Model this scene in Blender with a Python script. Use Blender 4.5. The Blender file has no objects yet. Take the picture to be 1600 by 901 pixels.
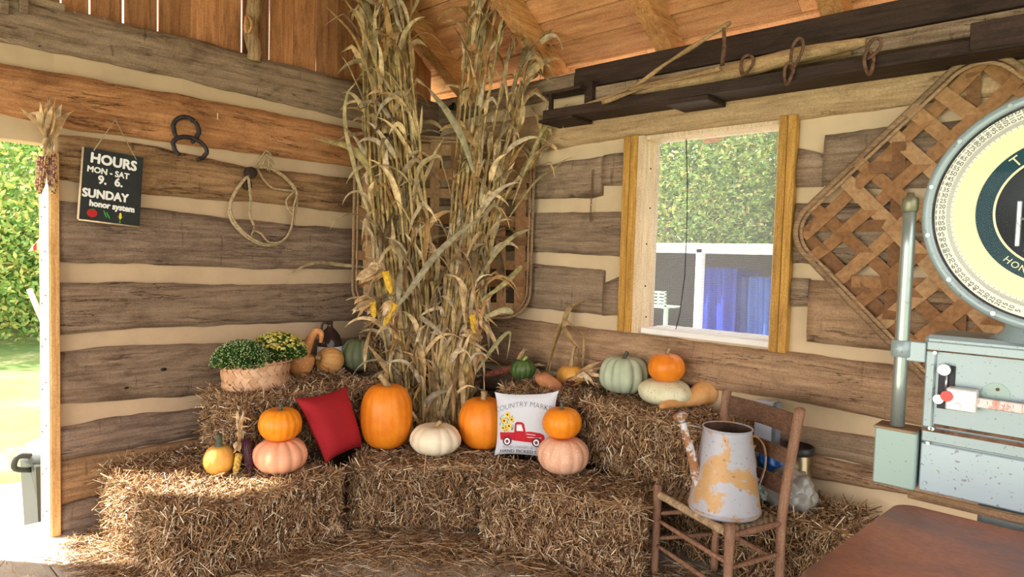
import bpy, math, random
import numpy as np
from mathutils import Vector, Matrix, noise
random.seed(7); rng = np.random.default_rng(7)
PI = math.pi
scn = bpy.context.scene
COL = scn.collection

# ------------------------------------------------------------------ camera (solved from the wall lines)
FPX, CU, CV = 1033.0, 800.0, 450.5
def _n(v): v = np.array(v, float); return v/np.linalg.norm(v)
_vy = _n([957, -23.5, FPX]); _vx = -_n([-1117, -83.5, FPX])
_s = _n(_vx+_vy); _d = _n(_vx-_vy); _vx = _n(_s+_d); _vy = _n(_s-_d)
_vz = -_n(np.cross(_vx, _vy)) if np.cross(_vx, _vy)[1] > 0 else _n(np.cross(_vx, _vy))
RC = np.array([_vx, _vy, _vz])
CAM = np.array([4.2865, -3.6754, 1.62])
cd = bpy.data.cameras.new('camera'); cam = bpy.data.objects.new('camera', cd); COL.objects.link(cam)
cd.sensor_fit = 'HORIZONTAL'; cd.sensor_width = 36; cd.lens = FPX*36/1600; cd.clip_start = .05; cd.clip_end = 400
m4 = Matrix.Identity(4)
for i in range(3):
    m4[i][0] = RC[i, 0]; m4[i][1] = -RC[i, 1]; m4[i][2] = -RC[i, 2]; m4[i][3] = CAM[i]
cam.matrix_world = m4
scn.camera = cam
# ------------------------------------------------------------------ light and exposure
scn.view_settings.view_transform = 'Standard'; scn.view_settings.look = 'None'
scn.view_settings.gamma = 1; scn.view_settings.use_curve_mapping = False
scn.view_settings.exposure = 1.0
w = bpy.data.worlds.new('daylight'); scn.world = w; w.use_nodes = True
bg = w.node_tree.nodes['Background']; bg.inputs[0].default_value = (1.0, .935, .935, 1); bg.inputs[1].default_value = 1.7
sd = bpy.data.lights.new('sun', 'SUN'); sd.energy = 12.5; sd.angle = math.radians(1.5); sd.color = (1, .93, .80)
sun = bpy.data.objects.new('sun', sd); COL.objects.link(sun)
sun.rotation_euler = Vector((1.0, .80, -1.42)).to_track_quat('-Z', 'Y').to_euler()
def area(name, loc, target, sx, sy, power, color):
    l = bpy.data.lights.new(name, 'AREA'); l.shape = 'RECTANGLE'; l.size = sx; l.size_y = sy; l.energy = power; l.color = color
    o = bpy.data.objects.new(name, l); COL.objects.link(o); o.location = loc
    o.rotation_euler = (Vector(target)-Vector(loc)).to_track_quat('-Z', 'Y').to_euler(); return o
# skylight coming in through the open front of the barn, behind the camera
area('open_front_daylight', (1.6, -8.6, 2.6), (1.4, 0, 1.4), 8, 4.0, 180, (1, .93, .90))
# added lamp brightening the roof, in place of bounce from the sunlit ground
area('roof_fill_lamp', (1.6, -7.0, .12), (1.6, -1.4, 3.3), 6.0, 2.4, 130, (1, .91, .80))

# ------------------------------------------------------------------ pixel -> world helpers
def ray(u, v): return RC @ _n([u-CU, v-CV, FPX])
def at_x(u, v, x=0.): r = ray(u, v); return CAM+r*((x-CAM[0])/r[0])
def at_y(u, v, y=0.): r = ray(u, v); return CAM+r*((y-CAM[1])/r[1])
def at_z(u, v, z=0.): r = ray(u, v); return CAM+r*((z-CAM[2])/r[2])
def at_c(u, v, c):    # the upright plane x - y = c that cuts the corner
    r = ray(u, v); return CAM+r*((c-(CAM[0]-CAM[1]))/(r[0]-r[1]))
def depth(p): return float((RC.T @ (np.array(p)-CAM))[2])

# ------------------------------------------------------------------ object helpers
def tag(o, label=None, cat=None, group=None, kind=None):
    if label: o['label'] = label
    if cat: o['category'] = cat
    if group: o['group'] = group
    if kind: o['kind'] = kind
    return o
def thing(name, label, cat, loc, group=None, kind=None):
    o = bpy.data.objects.new(name, None); COL.objects.link(o); o.empty_display_size = .05
    o.location = [float(a) for a in loc]; return tag(o, label, cat, group, kind)
class MB:
    def __init__(s): s.v = []; s.f = []; s.c = []; s.sm = []
    def add(s, vs, fs, col=None, smooth=True):
        b = len(s.v); s.v += [tuple(map(float, p)) for p in vs]; s.f += [tuple(b+i for i in f) for f in fs]
        s.c += [col if col else (1, 1, 1)]*len(vs); s.sm += [smooth]*len(fs); return s
    def box(s, lo, hi, M=None, col=None):
        vs = [Vector((x, y, z)) for x in (lo[0], hi[0]) for y in (lo[1], hi[1]) for z in (lo[2], hi[2])]
        if M: vs = [M @ p for p in vs]
        return s.add(vs, [(0, 1, 3, 2), (4, 6, 7, 5), (0, 4, 5, 1), (2, 3, 7, 6), (0, 2, 6, 4), (1, 5, 7, 3)], col, False)
    def bbox(s, lo, hi, b=.004, M=None, col=None):   # box with chamfered edges
        c = [(lo[i]+hi[i])/2 for i in range(3)]; h = [(hi[i]-lo[i])/2 for i in range(3)]; b = min(b, *[a*.9 for a in h])
        vs = []; idx = {}
        for sx in (-1, 1):
            for sy in (-1, 1):
                for sz in (-1, 1):
                    for k in range(3):
                        q = [h[0]-b, h[1]-b, h[2]-b]; q[k] = h[k]
                        idx[(sx, sy, sz, k)] = len(vs); vs.append(Vector((c[0]+sx*q[0], c[1]+sy*q[1], c[2]+sz*q[2])))
        fs = []
        for k in range(3):
            a, e = (k+1) % 3, (k+2) % 3
            for sg in (-1, 1):
                L = []
                for (p, q) in ((-1, -1), (1, -1), (1, 1), (-1, 1)):
                    t = [0]*3; t[k] = sg; t[a] = p; t[e] = q; L.append(idx[(*t, k)])
                fs.append(L if sg > 0 else L[::-1])
        for k in range(3):                            # edges parallel to axis k
            a, e = (k+1) % 3, (k+2) % 3
            for p in (-1, 1):
                for q in (-1, 1):
                    def I(sk, ax): t = [0]*3; t[k] = sk; t[a] = p; t[e] = q; return idx[(*t, ax)]
                    L = [I(-1, a), I(1, a), I(1, e), I(-1, e)]; fs.append(L if p*q > 0 else L[::-1])
        for sx in (-1, 1):
            for sy in (-1, 1):
                for sz in (-1, 1):
                    L = [idx[(sx, sy, sz, k)] for k in range(3)]; fs.append(L if sx*sy*sz > 0 else L[::-1])
        if M: vs = [M @ p for p in vs]
        return s.add(vs, fs, col, False)
    def tube(s, path, rad, seg=10, col=None, cap=True, flat=1.0, closed=False):
        P = [Vector([float(a) for a in p]) for p in path]; n = len(P)
        R = rad if hasattr(rad, '__len__') else [rad]*n
        vs = []; fs = []; up = None
        for i in range(n):
            if closed: t = P[(i+1) % n]-P[i-1]
            else: t = P[min(i+1, n-1)]-P[max(i-1, 0)]
            t.normalize()
            if up is None: up = Vector((0, 0, 1)) if abs(t.z) < .9 else Vector((1, 0, 0))
            a = up-t*up.dot(t)
            if a.length < 1e-6: a = t.orthogonal()
            a.normalize(); up = a; b = t.cross(a)
            for k in range(seg):
                th = 2*PI*k/seg; vs.append(P[i]+a*math.cos(th)*R[i]*flat+b*math.sin(th)*R[i])
        for i in range(n if closed else n-1):
            for k in range(seg):
                j = (i+1) % n; fs.append((i*seg+k, i*seg+(k+1) % seg, j*seg+(k+1) % seg, j*seg+k))
        if cap and not closed: fs += [tuple(range(seg))[::-1], tuple((n-1)*seg+k for k in range(seg))]
        return s.add(vs, fs, col)
    def lathe(s, prof, o=(0, 0, 0), seg=32, M=None, col=None, a0=0, a1=2*PI):
        full = abs(a1-a0-2*PI) < 1e-6; vs = []; fs = []; m = seg if full else seg+1
        for (r, z) in prof:
            for k in range(m):
                th = a0+(a1-a0)*k/seg; p = Vector((r*math.cos(th), r*math.sin(th), z))
                vs.append((M @ p if M else p)+Vector(o))
        for i in range(len(prof)-1):
            for k in range(seg):
                k2 = (k+1) % m; fs.append((i*m+k, i*m+k2, (i+1)*m+k2, (i+1)*m+k))
        return s.add(vs, fs, col)
    def grid(s, fn, nu, nv, col=None, wrapu=False, smooth=True):
        vs = [fn(i/(nu if wrapu else nu-1), j/(nv-1)) for j in range(nv) for i in range(nu)]; fs = []
        for j in range(nv-1):
            for i in range(nu if wrapu else nu-1):
                i2 = (i+1) % nu; fs.append((j*nu+i, j*nu+i2, (j+1)*nu+i2, (j+1)*nu+i))
        return s.add(vs, fs, col, smooth)
    def ball(s, c, r, seg=8, rings=5, col=None, sc=(1, 1, 1), M=None):
        vs = []; c = Vector([float(a) for a in c])
        for j in range(rings+1):
            ph = -PI/2+PI*j/rings
            for i in range(seg):
                th = 2*PI*i/seg; p = Vector((math.cos(ph)*math.cos(th)*r*sc[0], math.cos(ph)*math.sin(th)*r*sc[1], math.sin(ph)*r*sc[2]))
                vs.append(c+(M @ p if M else p))
        fs = [(j*seg+i, j*seg+(i+1) % seg, (j+1)*seg+(i+1) % seg, (j+1)*seg+i) for j in range(rings) for i in range(seg)]
        return s.add(vs, fs, col)
    def ribbon(s, path, wid, side, col=None, cup=.25, twist=0.):
        """a leaf: three points across, along path"""
        P = [Vector([float(a) for a in p]) for p in path]; n = len(P); vs = []; fs = []; S = Vector([float(a) for a in side])
        for i in range(n):
            t = (P[min(i+1, n-1)]-P[max(i-1, 0)]).normalized(); a = S-t*S.dot(t)
            if a.length < 1e-4: a = t.orthogonal()
            a.normalize(); S = a.copy(); a = Matrix.Rotation(twist*i/n, 3, t) @ a; nn = t.cross(a); wv = wid[i]
            vs += [P[i]-a*wv+nn*wv*cup, P[i], P[i]+a*wv+nn*wv*cup]
        for i in range(n-1):
            b = 3*i; fs += [(b, b+1, b+4, b+3), (b+1, b+2, b+5, b+4)]
        return s.add(vs, fs, col)
def weld_quads(mb): pass
def make(name, mb, mat, parent=None, loc=(0, 0, 0), M=None):
    """links mb (in world coordinates) as one mesh; parts are stored relative to their thing"""
    base = Vector((0, 0, 0)); p = parent; off = Vector([float(a) for a in loc])
    while p: base += Vector(p.location); p = p.parent
    me = bpy.data.meshes.new(name)
    V = np.array(mb.v, dtype=np.float64)-np.array(base)-np.array(off)
    me.from_pydata(V.tolist(), [], mb.f); me.polygons.foreach_set('use_smooth', mb.sm)
    ca = me.color_attributes.new('col', 'FLOAT_COLOR', 'POINT')
    C4 = np.ones((len(mb.v), 4), dtype=np.float32); C4[:, :3] = np.array(mb.c, dtype=np.float32); ca.data.foreach_set('color', C4.ravel())
    me.materials.append(mat); me.update()
    o = bpy.data.objects.new(name, me); COL.objects.link(o)
    if parent: o.parent = parent
    o.location = off
    return o
def lone(name, mb, mat, label, cat, loc, group=None, kind=None):
    return tag(make(name, mb, mat, None, loc), label, cat, group, kind)
def struct(name, mb, mat, parent=None):
    o = make(name, mb, mat, parent); o['kind'] = 'structure'; return o

# ------------------------------------------------------------------ materials
MATS = {}
def newmat(name):
    m = bpy.data.materials.new(name); m.use_nodes = True; nt = m.node_tree; b = nt.nodes['Principled BSDF']; MATS[name] = m
    return m, nt, b
def N(nt, t, **k):
    n = nt.nodes.new(t)
    for a, v in k.items():
        if a.startswith('i_'):
            key = a[2:]; key = int(key) if key.isdigit() else key.replace('_', ' ')
            n.inputs[key].default_value = v
        else: setattr(n, a, v)
    return n
def ramp(nt, fac, stops):
    r = N(nt, 'ShaderNodeValToRGB'); e = r.color_ramp.elements
    while len(e) < len(stops): e.new(.5)
    for i, (p, c) in enumerate(stops): e[i].position = p; e[i].color = (*c, 1) if len(c) == 3 else c
    nt.links.new(fac, r.inputs[0]); return r.outputs[0]
def mix(nt, fac, a, b, mode='MIX'):
    m = N(nt, 'ShaderNodeMix', data_type='RGBA', blend_type=mode)
    for k, x in ((0, fac), (6, a), (7, b)):
        if isinstance(x, (int, float)): m.inputs[k].default_value = x
        elif isinstance(x, tuple): m.inputs[k].default_value = (*x, 1)
        else: nt.links.new(x, m.inputs[k])
    return m.outputs[2]
def bump(nt, b, h, dist=.003, strg=.6):
    n = N(nt, 'ShaderNodeBump'); n.inputs['Distance'].default_value = dist; n.inputs['Strength'].default_value = strg
    nt.links.new(h, n.inputs['Height']); nt.links.new(n.outputs[0], b.inputs['Normal'])
def coords(nt, scale=(1, 1, 1), rand=True, rot=(0, 0, 0)):
    tc = N(nt, 'ShaderNodeTexCoord'); mp = N(nt, 'ShaderNodeMapping'); mp.inputs['Scale'].default_value = scale; mp.inputs['Rotation'].default_value = rot
    if rand:
        oi = N(nt, 'ShaderNodeObjectInfo'); ge = N(nt, 'ShaderNodeNewGeometry')
        ad = N(nt, 'ShaderNodeMath', operation='MULTIPLY_ADD'); nt.links.new(oi.outputs['Random'], ad.inputs[0]); ad.inputs[1].default_value = 3.
        nt.links.new(ge.outputs['Random Per Island'], ad.inputs[2])
        ml = N(nt, 'ShaderNodeMath', operation='MULTIPLY'); nt.links.new(ad.outputs[0], ml.inputs[0]); ml.inputs[1].default_value = 37.
        va = N(nt, 'ShaderNodeVectorMath', operation='ADD'); nt.links.new(tc.outputs['Object'], va.inputs[0]); nt.links.new(ml.outputs[0], va.inputs[1])
        nt.links.new(va.outputs[0], mp.inputs[0])
    else: nt.links.new(tc.outputs['Object'], mp.inputs[0])
    return mp.outputs[0]
def noise_tex(nt, vec, scale, detail=6, rough=.6, dist=0.):
    n = N(nt, 'ShaderNodeTexNoise'); nt.links.new(vec, n.inputs['Vector'])
    n.inputs['Scale'].default_value = scale; n.inputs['Detail'].default_value = detail; n.inputs['Roughness'].default_value = rough; n.inputs['Distortion'].default_value = dist
    return n.outputs[0]
def wood(name, light, mid, dark, axis=0, grain=1., crack=.5, vary=.25, rough=.85, blotch=.45, bumpd=.004, knots=False, hewn=0.):
    m, nt, b = newmat(name)
    sc = [26*grain]*3; sc[axis] = 1.7*grain; v = coords(nt, tuple(sc))
    g = noise_tex(nt, v, 1.5, 12, .74, .5)
    c = ramp(nt, g, [(.30, dark), (.47, mid), (.68, light)])
    sb = [3.2]*3; sb[axis] = 1.6; vb = coords(nt, tuple(sb)); bl = noise_tex(nt, vb, 1.5, 9, .72, .6)
    blr = ramp(nt, bl, [(.33, (.42, .38, .35)), (.50, (.95, .95, .95)), (.68, (1.12, 1.08, 1.0))]); c = mix(nt, blotch*1.6, c, mix(nt, 1., c, blr, 'MULTIPLY'))
    s2 = [13]*3; s2[axis] = 1.0; v2 = coords(nt, tuple(s2)); k = noise_tex(nt, v2, 1.0, 6, .6, .4)      # long drying checks
    ab = N(nt, 'ShaderNodeMath', operation='SUBTRACT'); nt.links.new(k, ab.inputs[0]); ab.inputs[1].default_value = .5
    ab2 = N(nt, 'ShaderNodeMath', operation='ABSOLUTE'); nt.links.new(ab.outputs[0], ab2.inputs[0])
    kr = ramp(nt, ab2.outputs[0], [(.003, (.12, .1, .09)), (.010, (1, 1, 1))]); s5 = [4.]*3; s5[axis] = 1.3; msk = noise_tex(nt, coords(nt, tuple(s5)), 1.4, 3, .5)
    mk = ramp(nt, msk, [(.48, (0, 0, 0)), (.56, (1, 1, 1))]); kr = mix(nt, mk, (1, 1, 1), kr); c = mix(nt, crack, c, mix(nt, 1., c, kr, 'MULTIPLY'))
    fsp = noise_tex(nt, coords(nt, (1, 1, 1)), 110, 4, .7); c = mix(nt, .55, c, mix(nt, 1., c, ramp(nt, fsp, [(.35, (.62, .6, .58)), (.6, (1.12, 1.12, 1.12))]), 'MULTIPLY'))
    hh = None
    if hewn:                                                       # broad axe cuts across the log
        s4 = [3.6]*3; s4[axis] = 24; s4[1-axis if axis < 2 else 0] = 3.6; hw = noise_tex(nt, coords(nt, tuple(s4)), 1.0, 5, .6, .3)
        hh = ramp(nt, hw, [(.30, (.30, .27, .25)), (.355, (1, 1, 1))]); c = mix(nt, hewn, c, mix(nt, 1., c, hh, 'MULTIPLY'))
    if knots:
        s3 = [3.6]*3; s3[axis] = 2.0; v3 = coords(nt, tuple(s3)); vo = N(nt, 'ShaderNodeTexVoronoi'); vo.inputs['Scale'].default_value = .6
        nt.links.new(v3, vo.inputs['Vector']); kn = ramp(nt, vo.outputs['Distance'], [(.045, (.14, .09, .06)), (.07, (.55, .42, .32)), (.085, (.3, .2, .14)), (.12, (1, 1, 1))]); c = mix(nt, .85, c, kn, 'MULTIPLY')
    ge = N(nt, 'ShaderNodeNewGeometry'); hs = N(nt, 'ShaderNodeHueSaturation'); oi = N(nt, 'ShaderNodeObjectInfo')
    ad = N(nt, 'ShaderNodeMath', operation='MULTIPLY_ADD'); nt.links.new(oi.outputs['Random'], ad.inputs[0]); ad.inputs[1].default_value = 7.31; nt.links.new(ge.outputs['Random Per Island'], ad.inputs[2])
    fr = N(nt, 'ShaderNodeMath', operation='FRACT'); nt.links.new(ad.outputs[0], fr.inputs[0])
    mr = N(nt, 'ShaderNodeMapRange'); mr.inputs[3].default_value = 1-vary; mr.inputs[4].default_value = 1+vary
    nt.links.new(fr.outputs[0], mr.inputs[0]); nt.links.new(mr.outputs[0], hs.inputs['Value']); nt.links.new(c, hs.inputs['Color'])
    nt.links.new(hs.outputs[0], b.inputs['Base Color']); b.inputs['Roughness'].default_value = rough
    b.inputs['Specular IOR Level'].default_value = .25
    h = mix(nt, .35, g, kr); h = mix(nt, .25, h, fsp)
    if hh: h = mix(nt, .3, h, hh)
    bump(nt, b, h, bumpd, .9)
    return m
def plain(name, col, rough=.6, metal=0., nz=.12, nscale=8., bumpd=.0, spec=.4):
    m, nt, b = newmat(name); v = coords(nt, (1, 1, 1)); g = noise_tex(nt, v, nscale, 6, .65)
    dk = tuple(a*(1-nz*2) for a in col); lt = tuple(min(1, a*(1+nz)) for a in col)
    c = ramp(nt, g, [(.3, dk), (.7, lt)]); nt.links.new(c, b.inputs['Base Color'])
    b.inputs['Roughness'].default_value = rough; b.inputs['Metallic'].default_value = metal; b.inputs['Specular IOR Level'].default_value = spec
    if bumpd: bump(nt, b, g, bumpd)
    return m
def vcol(name, rough=.7, nz=.25, nscale=30., transl=0., spec=.3, bumpd=0):
    m, nt, b = newmat(name); a = N(nt, 'ShaderNodeVertexColor', layer_name='col'); v = coords(nt, (1, 1, 1), False)
    g = noise_tex(nt, v, nscale, 4, .6); r = ramp(nt, g, [(.3, (1-nz*1.6,)*3), (.7, (1+nz*.4,)*3)])
    c = mix(nt, 1., a.outputs[0], r, 'MULTIPLY'); nt.links.new(c, b.inputs['Base Color']); b.inputs['Roughness'].default_value = rough
    b.inputs['Specular IOR Level'].default_value = spec
    if bumpd: bump(nt, b, g, bumpd)
    if transl:
        tr = N(nt, 'ShaderNodeBsdfTranslucent'); nt.links.new(c, tr.inputs[0]); ms = N(nt, 'ShaderNodeMixShader'); ms.inputs[0].default_value = transl
        nt.links.new(b.outputs[0], ms.inputs[1]); nt.links.new(tr.outputs[0], ms.inputs[2]); nt.links.new(ms.outputs[0], nt.nodes['Material Output'].inputs[0])
    return m
def painted(name, base, under, under2, amount=.5, scale=6., rough=.45, metal=0., speck=.5):
    """worn paint: base coat, chips of under showing through, fine specks"""
    m, nt, b = newmat(name); v = coords(nt, (1, 1, 1)); g = noise_tex(nt, v, scale, 9, .7, .3)
    f = ramp(nt, g, [(amount, (0, 0, 0)), (amount+.04, (1, 1, 1))]); g2 = noise_tex(nt, v, scale*2.3, 6, .7)
    u = mix(nt, g2, under, under2); vb = noise_tex(nt, v, scale*.35, 3, .5)
    bb = mix(nt, vb, tuple(a*.86 for a in base), tuple(min(1, a*1.1) for a in base))
    c = mix(nt, f, bb, u)
    sp = noise_tex(nt, v, scale*16, 2, .5); sr = ramp(nt, sp, [(.30, (.35, .25, .18)), (.345, (1, 1, 1))]); c = mix(nt, speck, c, sr, 'MULTIPLY')
    nt.links.new(c, b.inputs['Base Color']); b.inputs['Roughness'].default_value = rough; b.inputs['Metallic'].default_value = metal
    bump(nt, b, f, .0006, .5)
    return m

# hewn log colours (linear)
GREY_X = wood('weathered grey hewn wood', (.42, .31, .215), (.275, .195, .13), (.115, .078, .052), 0, 1, .8, .1, hewn=.55, bumpd=.006)
GREY_Y = wood('weathered grey hewn wood side', (.40, .29, .20), (.255, .175, .118), (.11, .073, .048), 1, 1, .8, .1, hewn=.55, bumpd=.006)
DGREY_Y = wood('dark grey hewn wood side', (.34, .245, .175), (.205, .14, .10), (.09, .06, .042), 1, 1, .8, .1, hewn=.55, bumpd=.006)
ORANGE_Y = wood('orange brown hewn wood', (.62, .32, .145), (.45, .205, .085), (.22, .095, .042), 1, 1, .8, .1, bumpd=.006, hewn=.2)
OCHRE_Y = wood('ochre brown hewn wood', (.50, .31, .16), (.32, .18, .088), (.12, .07, .04), 1, 1, .9, .1, hewn=.5, bumpd=.006)
TAN_X = wood('tan hewn pine beam', (.66, .47, .275), (.51, .345, .19), (.30, .185, .095), 0, .8, .7, .08, knots=True, blotch=.25)
BROWN_X = wood('warm brown hewn log', (.50, .335, .205), (.35, .22, .13), (.17, .10, .06), 0, .8, .8, .08, knots=True, hewn=.3)
CHINK = plain('cream chinking mortar', (.55, .40, .255), .95, 0, .07, 3.5, .004)
CHINK_R = plain('pale cream chinking mortar', (.63, .485, .31), .95, 0, .07, 3.5, .004)
BOARD_Z = wood('vertical red brown siding board', (.56, .27, .12), (.38, .165, .07), (.18, .075, .035), 2, .8, .4, .36, .8, .3)
DECK_X = wood('roof deck board', (.74, .39, .20), (.60, .28, .125), (.36, .15, .065), 0, .6, .25, .20, .8, .3)
RAFT_Y = wood('pine rafter', (.74, .41, .18), (.55, .26, .10), (.32, .13, .05), 1, 1.2, .3, .1, .7)
POST_Z = wood('new pine framing board', (.80, .52, .25), (.66, .36, .13), (.42, .20, .07), 2, 1.2, .15, .1, .7, .2, .001)
PALE_Z = wood('pale pine jamb', (.85, .72, .52), (.76, .58, .38), (.55, .36, .2), 2, 1.2, .12, .06, .7, .2, .001)
YELL_Z = wood('yellow pine window board', (.68, .41, .10), (.50, .26, .05), (.28, .13, .03), 2, 1.6, .5, .12, .55, .25, .001)
DARKW = wood('dark stained board', (.075, .045, .032), (.045, .026, .02), (.02, .012, .01), 0, 1, .4, .15, .7)
FLOORW = wood('grey floorboard', (.58, .53, .45), (.46, .41, .34), (.30, .26, .21), 0, .7, .5, .10, .8, .25)
CHAIRW = wood('worn brown chair wood', (.40, .235, .145), (.27, .145, .09), (.13, .065, .04), 2, 2, .3, .12, .55, .3, .001)
SLATW = wood('dark chair slat wood', (.22, .125, .075), (.13, .07, .045), (.07, .04, .025), 0, 2, .3, .12, .55, .3, .001)
SPLINT = vcol('oak basket splint', .75, .22, 45., .0, .3, .001)
RIM = wood('basket rim wood', (.50, .34, .19), (.33, .21, .12), (.16, .10, .06), 0, 3, .3, .15, .8)
STICK = wood('old pale wood tool', (.56, .40, .22), (.40, .26, .13), (.2, .12, .06), 0, 2.5, .5, .1, .8)
STRAW = vcol('dry straw', .65, .2, 60., .0, .35)
LEAF = vcol('dried corn leaf', .7, .35, 24., .22, .3)
FRESH = vcol('fresh green leaf', .5, .2, 40., .15, .4)
KERN = vcol('corn kernel', .32, .15, 60., 0, .5)
IRON = plain('rusty black iron', (.055, .045, .05), .6, .5, .4, 30., .001)
RUST = plain('rusty iron', (.19, .10, .06), .85, .3, .35, 40., .001)
ROPE = plain('tan rope', (.45, .34, .20), .9, 0, .25, 60., .001)
NAIL = plain('dark nail head', (.03, .03, .035), .5, .8, .1)
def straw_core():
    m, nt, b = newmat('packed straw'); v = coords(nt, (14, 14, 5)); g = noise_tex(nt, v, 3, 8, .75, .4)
    c = ramp(nt, g, [(.32, (.02, .01, .005)), (.52, (.09, .05, .022)), (.74, (.26, .15, .065))]); nt.links.new(c, b.inputs['Base Color'])  # near black tones put the shade between the loose stalks into colour
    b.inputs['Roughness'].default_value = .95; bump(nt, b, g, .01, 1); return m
CORE = straw_core()

# ================================================================== THE SETTING
def wallmesh(rects, plane, t):
    """slab pieces in a wall plane; rects (s0,s1,z0,z1)"""
    mb = MB()
    for (a, b_, z0, z1) in rects:
        if plane == 'L': mb.box((-t, a, z0), (0, b_, z1))
        else: mb.box((a, 0, z0), (b_, t, z1))
    return mb
floor = MB()
y = -7.0
while y < .15:
    y1 = y+.2
    xs = [-.25]+sorted(random.sample([.9, 1.5, 2.1, 2.7, 3.3, 3.9, 4.5, 5.1], 2))+[6.6]
    for a, b_ in zip(xs[:-1], xs[1:]):
        floor.bbox((a+.002, y+.0025, -.04), (b_-.002, y1-.004, 0), .002)
    y = y1
# joints found in the photo at y=-2.84 and -2.64
for i, p in enumerate(floor.v): floor.v[i] = (p[0], p[1]+.16, p[2])
struct('floor', floor, FLOORW)
wl = struct('wall_left', wallmesh([(-2.72, 0, 0, 2.87), (-3.25, -2.72, 2.15, 2.87), (-7, -3.25, 0, 2.87)], 'L', .14), CHINK)  # unseen wall beyond the doorway brought in to narrow the sun patch
WX0, WX1, WZ0, WZ1 = 2.02, 2.885, 1.155, 2.395
wr = struct('wall_right', wallmesh([(-.14, WX0, 0, 2.9), (WX1, 6.6, 0, 2.9), (WX0, WX1, 0, WZ0), (WX0, WX1, WZ1, 2.9)], 'R', .14), CHINK_R)

def interp(pts, s):
    if s <= pts[0][0]: return pts[0][1]
    for (a, za), (b_, zb) in zip(pts[:-1], pts[1:]):
        if s <= b_: return za+(zb-za)*(s-a)/(b_-a+1e-9)
    return pts[-1][1]
def log(plane, top, bot, s0, s1, mat, parent, t=.03, rough=1.):
    """hewn log face: top and bottom edges given as pixels on the wall plane, or as (s, z) when s is small"""
    def cv(pts):
        out = []
        for (u, v) in pts:
            p = at_x(u, v, 0) if plane == 'L' else at_y(u, v, 0); out.append((p[1] if plane == 'L' else p[0], p[2]))
        return sorted(out)
    T = cv(top); B = cv(bot); n = max(3, int((s1-s0)/.045)); rows = 7; sd_ = random.random()*100
    ga = [0, .25, .5, .8, .95, 1]
    def fn(iu, iv):
        s = s0+(s1-s0)*iu; zt = interp(T, s)+.009*rough*noise.noise((s*6, sd_, 0))+.004*rough*noise.noise((s*25, sd_, 0))
        zb = interp(B, s)+.009*rough*noise.noise((s*6, sd_+9, 0))+.004*rough*noise.noise((s*25, sd_+9, 0))
        if plane == 'L' and s > interp([(0, 0), (1, 1)], s)+1: pass
        k = int(round(iv*(rows+1)))
        if k == 0: z, d = zb, -.01
        elif k == rows+1: z, d = zt, -.01
        else:
            f = (k-1)/(rows-1); z = zb+(zt-zb)*f; d = t*(1-.45*abs(2*f-1)**4)+.007*noise.noise((s*3, z*7, sd_))+.003*noise.noise((s*16, z*16, sd_))
        return (d, s, z) if plane == 'L' else (s, -d, z)
    mb = MB(); mb.grid(fn, n, rows+2)
    nv = rows+2                                # end caps
    mb.f.append(tuple(j*n for j in range(nv))); mb.sm.append(False); mb.f.append(tuple(j*n+n-1 for j in range(nv))[::-1]); mb.sm.append(False)
    return struct('log', mb, mat, parent)
# --- left wall logs
LY0, LE = -2.705, -.005
log('L', [(0, -12), (42, 3), (298, 62), (556, 130)], [(0, 65), (270, 121), (400, 152), (560, 191)], -4.6, LE, GREY_Y, wl, .045)
log('L', [(0, 100), (298, 152), (420, 176), (560, 203)], [(0, 176), (45, 189), (98, 200), (224, 217), (378, 238), (560, 262)], -4.6, LE, ORANGE_Y, wl, .05)
log('L', [(91, 210), (245, 229), (385, 261), (560, 280)], [(91, 280), (224, 304), (350, 313), (392, 314), (528, 331), (560, 333)], LY0, LE, OCHRE_Y, wl)
log('L', [(91, 314), (224, 324), (350, 340), (472, 352), (560, 358)], [(93, 409), (266, 414), (385, 419), (556, 421)], LY0, LE, DGREY_Y, wl)
log('L', [(93, 442), (210, 441), (385, 445), (560, 442)], [(93, 522), (210, 512), (280, 510), (385, 506), (560, 500)], LY0, LE, GREY_Y, wl)
log('L', [(93, 550), (154, 541), (329, 536), (560, 527)], [(94, 630), (168, 626), (301, 617)], LY0, LE, GREY_Y, wl)
log('L', [(94, 668), (168, 652), (301, 638)], [(94, 717), (145, 708), (200, 700)], LY0, LE, DGREY_Y, wl, .032)
log('L', [(94, 719), (145, 710), (200, 702)], [(94, 788), (145, 775)], LY0, LE, OCHRE_Y, wl, .03)
log('L', [(94, 789), (145, 776)], [(94, 838), (145, 828)], LY0, LE, DGREY_Y, wl, .036)
mb = MB()                                    # dark knot holes and nail holes in the left wall
for (u, v, r) in [(256, 577, .012), (198, 606, .009), (355, 105, .009), (356, 132, .010), (470, 144, .006), (62, 72, .004)]:
    p = at_x(u, v, .036); mb.ball((p[0]-.004, p[1], p[2]), r, 10, 6, sc=(.5, 1.5, .8))
struct('knot', mb, NAIL, wl)
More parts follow.
